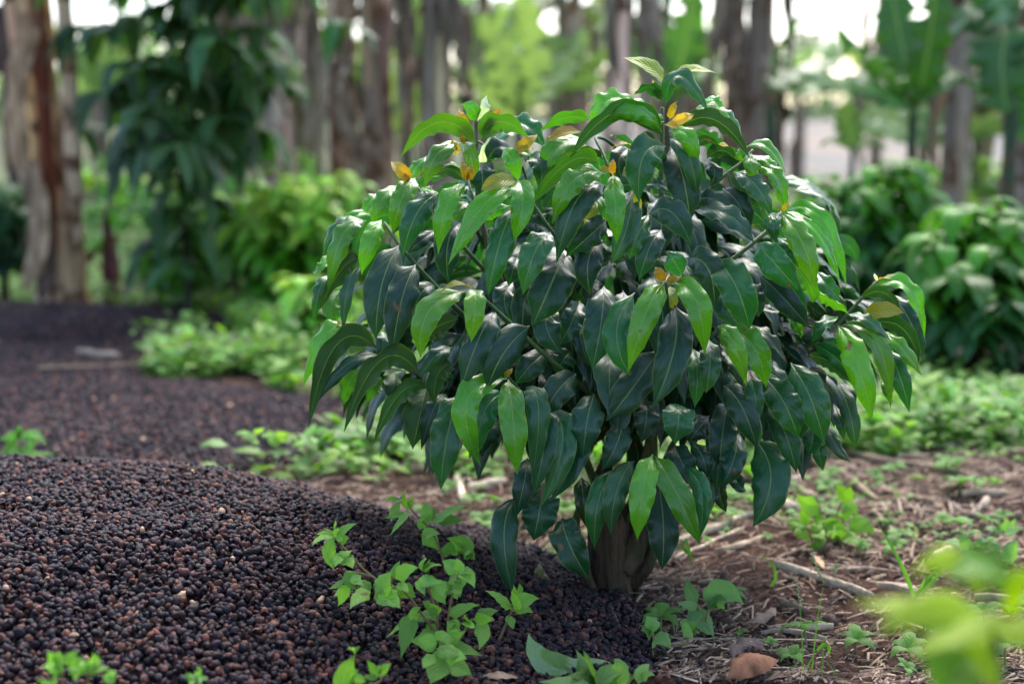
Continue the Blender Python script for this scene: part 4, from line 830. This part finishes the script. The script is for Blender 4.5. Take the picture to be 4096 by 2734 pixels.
weed('weed', 'round-leaved weed with insect marks right of the trunk base', (270, 1330), [(240,1160,205,1100,185,1022,62),(300,1190,375,1105,478,1165,125),(250,1170,275,1265,330,1355,88)], [[(242,1165),(262,1240),(272,1325),(285,1240),(295,1190)]], TL, col=(.12, .24, .08))
weed('weed', 'bushy bright weed with brown spots among the straw, right of the bush', (900, 890), [(858,655,800,655,745,600,85),(1000,640,975,590,945,548,58),(970,670,1010,665,1062,718,75),(800,770,740,745,680,748,55),(820,800,870,800,930,832,72),(890,770,940,790,990,800,60),(940,850,1000,825,1058,858,85),(1010,770,1080,765,1152,808,78),(830,850,850,880,890,900,75),(740,790,770,800,825,855,62),(830,740,870,735,900,745,50),(950,790,965,770,960,800,50),(980,770,1030,790,1000,740,50)],
  [[(900,890),(930,760),(960,680),(975,640)],[(900,880),(800,770)],[(900,880),(1010,770)],[(905,850),(860,660)]], TL, col=(.15, .32, .03))
weed('weed', 'low round-leaved weed near the bottom edge right of the fallen green leaf', (20, 1400), [(20,1330,60,1345,108,1385,85),(10,1320,-20,1300,-45,1280,60),(15,1300,5,1260,-20,1220,70),(30,1500,40,1530,75,1568,80),(160,1290,190,1300,220,1340,60),(215,1290,220,1260,225,1245,30)], [[(20,1400),(15,1310)],[(180,1360),(190,1300)]], TL, col=(.13, .27, .08))
weed('weed', 'small weed with jagged leaves on husks at the lower left corner', (320, 1600), [(300,1480,270,1440,240,1402,55),(330,1470,360,1428,402,1402,45),(320,1500,260,1485,203,1480,50),(450,1500,480,1450,470,1410,50),(440,1530,500,1490,562,1495,55),(540,1510,560,1540,572,1575,52),(350,1490,400,1460,440,1500,55),(290,1560,240,1555,190,1545,50),(400,1520,420,1480,400,1470,50)], [[(320,1600),(315,1480)],[(430,1600),(450,1500)]], TM, flowers=())
weed('weed', 'leafy weed growing out of the back of the husk heap at the left edge', (100, 450), [(100,330,102,290,95,248,40),(110,320,170,300,242,358,55),(90,340,40,320,-5,330,50),(100,370,50,390,-10,430,70),(110,360,170,400,300,390,45),(95,380,110,430,130,450,45),(60,330,60,300,40,290,40),(120,400,160,405,190,430,35)], [[(100,450),(102,330)]], TM, col=(.13, .32, .06))
weed('weed', 'tiny three-leaved seedling on husks at the bottom edge', (1005, 1580), [(1000,1530,1008,1500,1010,1475,32),(1005,1540,1030,1535,1065,1540,32),(995,1540,960,1530,940,1515,32)], [[(1005,1580),(1002,1535)]], TM, col=(.13, .33, .06))
weed('weed', 'weed with pale leaves beside the blurred foreground plant at right', (1680, 960), [(1600,880,1560,850,1480,860,80),(1640,900,1600,910,1580,950,60),(1700,880,1690,840,1700,825,60),(1730,900,1760,870,1790,870,50),(1780,940,1830,900,1870,840,80),(1800,900,1840,860,1850,830,50),(1660,900,1620,930,1560,960,60),(1790,790,1740,785,1740,790,60),(1800,800,1850,790,1900,770,60)], [[(1680,960),(1650,900)],[(1700,960),(1780,910)]], TL, col=(.14, .28, .09))
# small seedlings, one kind copied over the soil
sl = MB(); rt = empty('seedling', (0, 0, 0), 'tiny green seedling scattered on the soil and straw', 'seedling', 'tiny seedlings on the soil')
a_ = np.arange(5) * 1.257 + .3; o_ = np.stack([np.cos(a_), np.sin(a_), 0 * a_], 1); ll = np.array([.03, .022, .028, .02, .026])[:, None]
c0 = np.tile([[0, 0, .018]], (5, 1)); leaves(sl, c0, c0 + o_ * ll * .5 + [0, 0, .008], c0 + o_ * ll + [0, 0, .002], ll[:, 0] * .55, np.tile([[0, 0, 1.]], (5, 1)), np.array([.12, .27, .05]) * np.array([[.8], [1.1], [1.2], [.9], [1]]), nu=7, nv=4, prof=OVATE)
sl.build('foliage', M_WEED, rt); sl = MB(); tube(sl, [(0, 0, -.01), (0, 0, .018)], .0015, .001, col=(.2, .2, .07), ns=5, m=2, smooth=False); sl.build('stem', M_STEM, rt)
pts = []
while len(pts) < 190:
    y = rng.uniform(2.05, 4.2); x = rng.uniform(-.2, .40 * y + .1)
    if heap(x, y) > 0 or (abs(x - .2) < .12 and abs(y - 2.45) < .1): continue
    if vnoise(x * 3, y * 3, 66) < .38: continue
    pts.append((x, y))
for i, (x, y) in enumerate(pts):
    o = rt if i == 0 else copy_tree(rt); s = rng.uniform(.5, 1.9); o.location = (x, y, float(soil_z(x, y))); o.rotation_euler = (rng.uniform(-.3, .3), rng.uniform(-.3, .3), rng.uniform(0, 6)); o.scale = (s,) * 3
# ground cover further back
def cover(name, label, regions, Lr, h, col):
    B = MB(); P0 = []; 
    for (x0, x1, y0, y1, n, cut) in regions:
        k = 0
        X_ = rng.uniform(x0, x1, n * 4); Y_ = rng.uniform(y0, y1, n * 4)
        ok = (heap(X_, Y_) <= 0) & (fbm(X_ * 1.6, Y_ * 1.6, 3, 91) > cut); X_, Y_ = X_[ok][:n], Y_[ok][:n]
        P0.append(np.stack([X_, Y_, soil_z(X_, Y_)], 1))
    P0 = np.concatenate(P0); n = len(P0); P0[:, 2] += rng.random(n) ** 1.5 * h
    an = rng.uniform(0, 6.28, n); o = np.stack([np.cos(an), np.sin(an), rng.uniform(-.2, .7, n)], 1); l = rng.uniform(*Lr, n)[:, None]
    leaves(B, P0, P0 + o * l * .5 + [0, 0, .006], P0 + o * l - [0, 0, .004], l[:, 0] * .5, np.stack([rng.normal(0, .3, n), rng.normal(-.2, .3, n), np.ones(n)], 1), np.array(col) * rng.uniform(.55, 1.6, (n, 1)) * (1 + rng.uniform(-.25, .25, (n, 1)) * [[1, 0, 0]]), nu=4, nv=2, prof=OVATE)
    tag(B.build(name, M_COVER), label, 'ground cover', kind='stuff')
cover('ground_cover', 'low green weeds carpeting the soil behind the bush', [(-.75, .6, 3.3, 4.6, 1500, .50), (-1.5, .4, 4.3, 6.0, 2600, .44), (-1.5, -.5, 3.8, 8.0, 3000, .38), (-1.0, -.3, 3.5, 4.6, 900, .40), (.6, 1.0, 3.4, 4.2, 700, .47), (1.0, 2.6, 3.6, 5.0, 3800, .46), (-4, 3.5, 5.0, 9.5, 6000, .47), (-6, 6, 9, 16, 8000, .36)], (.03, .085), .11, (.14, .28, .05))
cover('sparse_cover', 'thin scatter of small green weeds on the soil right of the bush', [(.1, 1.9, 2.1, 3.6, 900, .50), (-.1, 1.3, 2.1, 2.6, 200, .5)], (.012, .035), .03, (.13, .27, .05))

# straw litter on the soil
n = 34000
X_ = rng.uniform(-.5, 2.3, n * 2); Y_ = 2.0 + rng.random(n * 2) ** 1.2 * 2.6; ok = (heap(X_, Y_) <= 0) & (X_ < .42 * Y_ + .15) & (rng.random(n * 2) < .35 + .65 * (vnoise(X_ * 4, Y_ * 4, 12) > .45)); X_, Y_ = X_[ok][:n], Y_[ok][:n]; n = len(X_)
an = rng.normal(.25, .8, n); l = (rng.random(n) ** 2.5 * .045 + .006); l[:200] = rng.uniform(.04, .11, 200)
d = np.stack([np.cos(an), np.sin(an), np.zeros(n)], 1); P = np.stack([X_, Y_, soil_z(X_, Y_) + rng.uniform(.001, .009, n)], 1); e = d * l[:, None] / 2
P0 = P - e; P2 = P + e; P0[:, 2] = soil_z(P0[:, 0], P0[:, 1]) + rng.uniform(.001, .008, n); P2[:, 2] = soil_z(P2[:, 0], P2[:, 1]) + rng.uniform(.001, .012, n)
tones = np.array([[.40, .29, .19], [.25, .16, .10], [.13, .075, .05], [.06, .035, .028], [.42, .31, .21]])[rng.choice(5, n, p=[.20, .28, .28, .16, .08])]
tones[:200] = np.array([[.46, .35, .24]]) * rng.uniform(.6, 1.1, (min(200, n), 1)); P0[:200, 2] += .006; P2[:200, 2] += .006
B = MB(); leaves(B, P0, (P0 + P2) / 2 + [0, 0, .001], P2, np.where(np.arange(n) < 200, rng.uniform(.003, .008, n), rng.uniform(.001, .0055, n)), np.tile([[0, -.2, 1.]], (n, 1)) + rng.normal(0, .2, (n, 3)), tones * rng.uniform(.7, 1.2, (n, 1)), nu=3, nv=2, prof=(PT, np.full(13, 1.)), fold=0, curl=.6, wave=0)
tag(B.build('straw_litter', M_STRAW), 'fine broken straw and chaff strewn over the brown soil', 'straw litter', kind='stuff')
# clods
n = 9000; X_ = rng.uniform(-.2, 2.2, n); Y_ = rng.uniform(2.0, 4.3, n); ok = (heap(X_, Y_) <= 0) & (vnoise(X_ * 2.5, Y_ * 2.5, 3) > .4); X_, Y_ = X_[ok], Y_[ok]; n = len(X_)
B = MB(); scatter(B, np.stack([X_, Y_, soil_z(X_, Y_)], 1), rng.random(n) ** 6 * .017 + .0018, PROT[:4], np.array([[.10, .062, .042]]) * rng.uniform(.5, 1.4, (n, 1)))
tag(B.build('soil_clods', M_STRAW), 'crumbs and clods of dark brown soil', 'soil', kind='stuff')

# dry stalks (each a thing)
TO = (0, 0, 1 / K2)
STK = [(TL,130,860,520,712,30,'thick pale split stalk leaning from the trunk towards the low leaves'),(TL,100,940,480,782,14,'thin pale stalk lying in front of the thick split one'),(TL,650,655,740,702,58,'short fat white stalk stub behind the spotted weed'),
 (TL,640,970,1130,1135,34,'long pale hollow stalk running down towards the blurred foreground plant'),(TL,1000,402,1680,532,26,'long thin stalk far right below the green verge'),(TL,820,430,1165,650,26,'grey twig-like stalk sloping down behind the spotted weed'),
 (TL,650,1152,800,1212,30,'short curled brown stalk between the round-leaved weed and the grasses'),(TL,1640,725,1718,640,48,'short white stub standing out of the soil at far right'),(TL,1455,950,1535,888,52,'flat pale bark piece beside the pale weed at right'),(TL,560,762,740,792,14,'thin straw under the short fat stub'),
 (TL,640,942,835,862,17,'thin bent straw left of the spotted weed stem'),(TL,1130,700,1270,845,24,'rough grey stalk right of the spotted weed'),(TL,720,540,790,525,22,'pale bit of stalk at the edge of the lowest leaves'),(TL,1345,820,1330,945,18,'short upright straw right of the grass blade'),
 (TL,1330,995,1490,1035,14,'thin straw crossing behind the grass tuft'),(TL,1380,320,1600,350,20,'orange brown stalk on the green verge at right'),(TL,1600,810,1720,820,10,'thin straw beside the white stub'),(TL,860,960,1300,1000,9,'long hair-thin straw above the hollow stalk'),
 (TK,105,600,215,635,24,'short pale stalk at the back rim of the husk heap'),(TK,320,640,560,632,20,'flat pale stalk behind the rim of the heap'),(TK,690,690,712,780,30,'pale upright stalk bit between heap and bush'),(TK,730,722,905,690,26,'pale forked stalk just left of the bush, behind the heap'),(TK,760,600,880,600,24,'pale stalk half hidden under the lower left leaves'),
 (TK,940,985,1030,940,8,'thin reddish twig on the ground left of the trunk'),(TK,40,650,150,652,10,'thin straw on the back rim of the heap'),(TO,80,848,470,832,13,'long thin stick lying across the husk spread at left'),(TO,180,812,272,822,24,'broken pale wood chunk behind the long stick'),(TO,448,772,572,780,16,'pale stalk on the husks near the lime-topped bush'),
 (TO,1965,962,2110,992,11,'long thin stalk right of the bush edge on the verge'),(TO,2180,1012,2340,1024,9,'straw near the right edge on the verge'),(TO,1560,1235,1700,1180,14,'pale stalk piece just right of the trunk'),(TO,2080,1020,2220,1070,8,'thin brown straw lying across the bare soil at right')]
for tl, xa, ya, xb, yb, wd, lab in STK:
    x0, y0, s = tl; A = []
    for (x, y) in ((xa, ya), (xb, yb)):
        g = gnd(x0 + x / s, y0 + y / s, 0); z = float(top_z(g[0], g[1])); g = gnd(x0 + x / s, y0 + y / s, z + .006); A.append(g)
    r = wd / s / F * A[0][1] / 2 * (.7 if tl is TO else 1.0 if wd > 44 else 1.4 if wd > 12 else 1.1); L_ = np.linalg.norm(A[1] - A[0])
    P = [A[0] * (1 - q) + A[1] * q + rng.normal(0, .001 + .008 * L_, 3) * [1, 1, .1] for q in np.linspace(0, 1, 6)]
    lift = np.percentile([float(top_z(p_[0], p_[1])) - p_[2] for p_ in smooth_path(P, 4)], 70)
    for p_ in P: p_[2] += max(lift, 0) + r * .75
    rt = None; B = MB(); tone = np.array([.70, .55, .38]) * rng.uniform(.7, 1.1) * (.6 if tl is TO else 1) if 'pale' in lab or 'white' in lab or 'hollow' in lab else np.array([.33, .23, .15]) * rng.uniform(.6, 1.1)
    rs = r * rng.uniform(.75, 1.15, 12); rs[-1] *= .6
    tube(B, P, r, r, col=tone, ns=10, m=5, rough=.16, flat=.75, rs=rs)
    if wd > 20:  # split fibres along the stalk
        for k in range(3):
            q0 = rng.uniform(0, .4); q1 = q0 + rng.uniform(.3, .6); a0 = A[0] * (1 - q0) + A[1] * q0; a1 = A[0] * (1 - q1) + A[1] * q1; off = rng.normal(0, r, 3) + [0, 0, r * .9]
            tube(B, [a0 + [0, 0, r * .8], (a0 + a1) / 2 + off, a1 + off], r * .22, r * .1, col=tone * .8, ns=5, m=4)
    o = B.build('dry_stalk', M_STRAW); tag(o, lab, 'dry stalk', 'dry stalks on the ground')

first_p = None
for k in range(36):
    y_ = rng.uniform(2.15, 4.0); x_ = rng.uniform(.05, .40 * y_)
    if float(heap(x_, y_)) > 0 or abs(x_ - .2) < .09 and abs(y_ - 2.45) < .08: continue
    if first_p is None:
        B = MB(); tube(B, [(-.03, 0, .004), (-.01, .001, .006), (.012, -.001, .005), (.032, .001, .004)], .005, .004, col=(.50, .38, .26), ns=9, m=5, rough=.2, flat=.5)
        leaves(B, [(-.025, .004, .006)], [(0, .007, .009)], [(.03, .003, .005)], .006, [(0, 0, 1)], (.5, .38, .26), nu=6, nv=2, prof=BLADE); o = B.build('straw_piece', M_STRAW); tag(o, 'small broken piece of pale straw lying on the brown soil', 'straw', 'broken straw pieces on the soil'); first_p = o
    else: o = copy_tree(first_p)
    o.location = (x_, y_, float(soil_z(x_, y_)) + .004); o.rotation_euler = (rng.uniform(-.15, .15), rng.uniform(-.15, .15), rng.uniform(-1.2, 1.2)); sc_ = rng.uniform(.6, 1.7); o.scale = (sc_ * rng.uniform(.8, 1.4), sc_, sc_)
# fallen leaves
def fallen(label, tl, P, wd, col, mat, lift=(.01, .03, .012), N=(0, -.3, 1), prof=COFFEE, **kw):
    x0, y0, s = tl; Q = []
    for (x, y), lf in zip(P, lift):
        g = gnd(x0 + x / s, y0 + y / s, 0); z = float(top_z(g[0], g[1])) + lf; Q.append(gnd(x0 + x / s, y0 + y / s, z))
    B = MB(); leaves(B, [Q[0]], [Q[1]], [Q[2]], wd / s / F * Q[1][1], [N], col, nu=22, nv=10, prof=prof, **kw)
    o = B.build('fallen_leaf', mat); tag(o, label, 'fallen leaf', 'fallen leaves on the ground')
fallen('large curled cinnamon brown dead leaf at the bottom right of the trunk', TL, [(385, 1545), (520, 1430), (655, 1450)], 170, (.26, .11, .055), M_DRY, (.01, .045, .015), (0, -.5, 1), fold=-.1, curl=.5, wave=.12)
fallen('pale green coffee leaf lying with its tip raised at the bottom centre', TK, [(1440, 1480), (1130, 1500), (1000, 1345)], 130, (.14, .26, .09), M_LEAF, (.012, .012, .06), (0, -.9, .6), fold=.3, curl=.1, wave=.1)
fallen('crumpled grey brown leaf on the husk heap behind the thin weed', TK, [(330, 770), (380, 800), (350, 885)], 60, (.14, .085, .065), M_DRY, (.01, .03, .01), (0, -.7, .6), wave=.4)
fallen('small folded brown leaf left of the flowering weed', TK, [(18, 945), (60, 935), (108, 960)], 45, (.20, .11, .08), M_DRY, (.008, .02, .008), wave=.3)
fallen('pointed orange and green dying leaf standing on husks near the trunk', TK, [(1115, 1145), (1060, 1110), (1048, 1035)], 62, (.24, .22, .07), M_LEAF, (.004, .02, .045), (0, -.9, .4), wave=.15)
fallen('yellow edged dry leaf on the upper slope of the husk heap', TM, [(460, 680), (500, 635), (555, 640)], 45, (.42, .28, .14), M_DRY, (.008, .022, .012), wave=.3)
fallen('crumpled reddish leaf on the right slope of the husk heap', TM, [(1480, 690), (1520, 700), (1558, 715)], 50, (.17, .075, .055), M_DRY, (.008, .018, .01), wave=.5)
fallen('brown skeleton leaf under the round-leaved weed', TL, [(640, 1180), (560, 1230), (450, 1260)], 80, (.19, .13, .09), M_DRY, (.01, .03, .01), wave=.3)
fallen('dark rotten leaf left of the cinnamon one', TL, [(420, 1440), (480, 1360), (600, 1400)], 90, (.09, .06, .05), M_DRY, (.01, .03, .01), wave=.45)
fallen('grey shrivelled leaf between cinnamon leaf and grasses', TL, [(600, 1390), (690, 1400), (780, 1420)], 80, (.15, .11, .09), M_DRY, (.008, .02, .008), wave=.4)
fallen('ribbed tan bark scrap at the bottom edge left of the fallen green leaf', TK, [(800, 1530), (870, 1525), (935, 1530)], 60, (.30, .20, .13), M_DRY, (.01, .02, .01), prof=(PT, np.full(13, 1.)), wave=.05)
fallen('dark curled leaf left of the round-leaved weed, by the trunk', TL, [(-10, 1110), (60, 1150), (120, 1210)], 60, (.07, .045, .035), M_DRY, (.01, .03, .01), wave=.4)
fallen('small tan leaf scrap under the spotted weed', TL, [(830, 910), (860, 940), (885, 985)], 40, (.38, .25, .14), M_DRY, (.006, .012, .006), wave=.3)

for lab, P_, wd_, c_ in [('broad straw coloured strip of dry banana leaf behind the spotted weed', [(760, 560), (880, 610), (1030, 600)], 46, (.42, .31, .20)), ('long tan strip of dry banana leaf below the far thin stalk', [(1180, 560), (1330, 600), (1500, 640)], 40, (.34, .24, .15)),
    ('grey tan dry leaf strip right of the grass tuft', [(1560, 980), (1680, 1010), (1830, 1000)], 44, (.36, .27, .19)), ('pale dry leaf strip under the thick split stalk', [(330, 880), (450, 850), (600, 800)], 34, (.46, .35, .23)),
    ('brown dry leaf strip at the foot of the trunk on the right', [(30, 1010), (130, 1030), (260, 1010)], 36, (.24, .16, .10)), ('tan dry leaf strip in front of the short curled stalk', [(560, 1300), (700, 1290), (860, 1320)], 34, (.30, .21, .14)), ('wide dull strip of dry leaf beside the far white stub', [(1540, 640), (1640, 700), (1790, 690)], 42, (.28, .20, .14))]:
    fallen(lab, TL, P_, wd_, c_, M_DRY, (.012, .02, .012), (0, -.5, 1), prof=(PT, np.array([.5, .7, .9, 1, 1, .9, 1, 1, .9, .8, .6, .4, .1])), fold=-.2, curl=.6, wave=.3, wk=3)
# grasses
def grass(label, tl, basexy, blades, col=(.12, .30, .04), seed=()):
    x0, y0, s = tl; g = gnd(x0 + basexy[0] / s, y0 + basexy[1] / s, float(0)); Yd = g[1]
    rt = empty('grass_tuft', (g[0], g[1], float(soil_z(g[0], g[1]))), label, 'grass', None); B = MB()
    for (a, b, c, wd) in blades:
        Q = [at(x0 + x / s, y0 + y / s, Yd + dy) for (x, y), dy in zip((a, b, c), (0, rng.uniform(-.03, .03), rng.uniform(-.06, .06)))]
        B = MB(); leaves(B, [Q[0]], [Q[1]], [Q[2]], wd / s / F * Yd, [(rng.normal(0, .4), -1, .6)], np.array(col) * rng.uniform(.8, 1.25), nu=14, nv=4, prof=BLADE, fold=.4, curl=0, wave=.02)
        B.build('blade', M_WEED, rt)
    if seed:
        B = MB()
        for (a, b) in seed:
            A = at(x0 + a[0] / s, y0 + a[1] / s, Yd); C = at(x0 + b[0] / s, y0 + b[1] / s, Yd); pos = A + (C - A) * rng.random((34, 1)) + rng.normal(0, .0012, (34, 3))
            scatter(B, pos, np.full(34, .0016), lowpoly(), np.tile([[.25, .3, .12]], (34, 1)))
        B.build('seed_head', M_STEM, rt)
grass('grass tuft with one tall arching blade beside the blurred foreground plant', TL, (1340, 1140), [((1340,1135),(1270,950),(1145,738),24),((1350,1130),(1380,1080),(1400,1015),22),((1345,1135),(1420,1030),(1500,940),26),((1360,1130),(1440,1040),(1560,900),24),((1350,1140),(1360,1100),(1340,1060),16)])
grass('wispy seeding grass at the bottom edge right of the trunk', TL, (800, 1560), [((770,1540),(770,1290),(740,1020),7),((820,1540),(850,1250),(885,1060),7),((885,1060),(850,980),(810,890),6),((870,1560),(880,1400),(872,1310),7),((760,1568),(790,1500),(830,1420),12),((850,1400),(900,1370),(910,1440),26),((750,1568),(730,1500),(760,1450),14),((640,1568),(610,1520),(590,1490),14),((960,1568),(930,1500),(900,1460),14)], seed=[((770,1180),(740,1020)),((860,1000),(812,892)),((935,1000),(950,955))])
grass('small bent grass shoots between the spotted weed and the trunk', TL, (620, 1080), [((620,1070),(630,980),(530,895),16),((600,1080),(640,1020),(620,940),12),((180,830),(200,900),(225,965),20),((130,870),(180,890),(220,950),22)])
grass('thin upright grass blade on the green verge at right', TL, (1510, 380), [((1510,380),(1525,230),(1528,100),24),((1520,380),(1500,330),(1440,290),16)])
grass('grass blades at the back of the husk heap, left of the bush', TO, (850, 1010), [((850,1010),(830,930),(760,880),10),((860,1010),(880,940),(920,890),10),((830,1010),(800,980),(740,960),10)])

# ------------------------------------------------------------------ out of focus plant close to the camera, bottom right
root = empty('foreground_plant', tuple(gv(2300, 1568) * [.55, .55, 0]), 'lime green out of focus plant close to the camera at the bottom right corner', 'plant')
FG = [(2270,1375,2190,1285,2090,1318,.030,40),(2330,1360,2260,1290,2170,1300,.028,20),(2250,1390,2110,1395,1955,1378,.034,50),(2250,1400,2130,1400,2010,1450,.032,20),(2290,1400,2190,1450,2080,1500,.040,60),(2260,1430,2170,1490,2150,1600,.036,10),(2300,1400,2330,1340,2380,1310,.03,40),(2240,1440,2260,1500,2290,1600,.028,20),(2300,1330,2250,1300,2160,1335,.028,60),(2290,1420,2350,1450,2400,1500,.032,30),(2250,1500,2200,1560,2120,1640,.03,30)]
P0 = []; Pm = []; P2 = []; N = []; W = []
for (x0, y0, x1, y1, x2, y2, wd, roll) in FG:
    Yd = .98 + rng.uniform(-.04, .04); P0.append(atv(x0, y0, Yd)); Pm.append(atv(x1, y1, Yd - .02)); P2.append(atv(x2, y2, Yd - .03)); W.append(wd * .98)
    T = nrm(P2[-1] - P0[-1]); C = nrm(CAMP - Pm[-1]); S = nrm(np.cross(T, C)); N0 = np.cross(S, T); S = S if S[2] > 0 else -S; N.append(N0 * math.cos(R(roll)) + S * math.sin(R(roll)))
B = MB(); leaves(B, P0, Pm, P2, np.array(W), N, np.where(rng.random((len(W), 1)) < .4, np.array([[.11, .27, .008]]), np.array([[.34, .52, .008]])) * rng.uniform(.8, 1.2, (len(W), 1)), nu=14, nv=6, prof=OVATE); B.build('foliage', M_FORE, root)
B = MB(); g = np.array(root.location); tube(B, [g, (g + atv(2280, 1450, .98)) / 2 + [.02, 0, 0], atv(2280, 1450, .98), atv(2275, 1370, .98)], .005, .003, col=(.1, .16, .04), ns=7); B.build('stem', M_STEM, root)
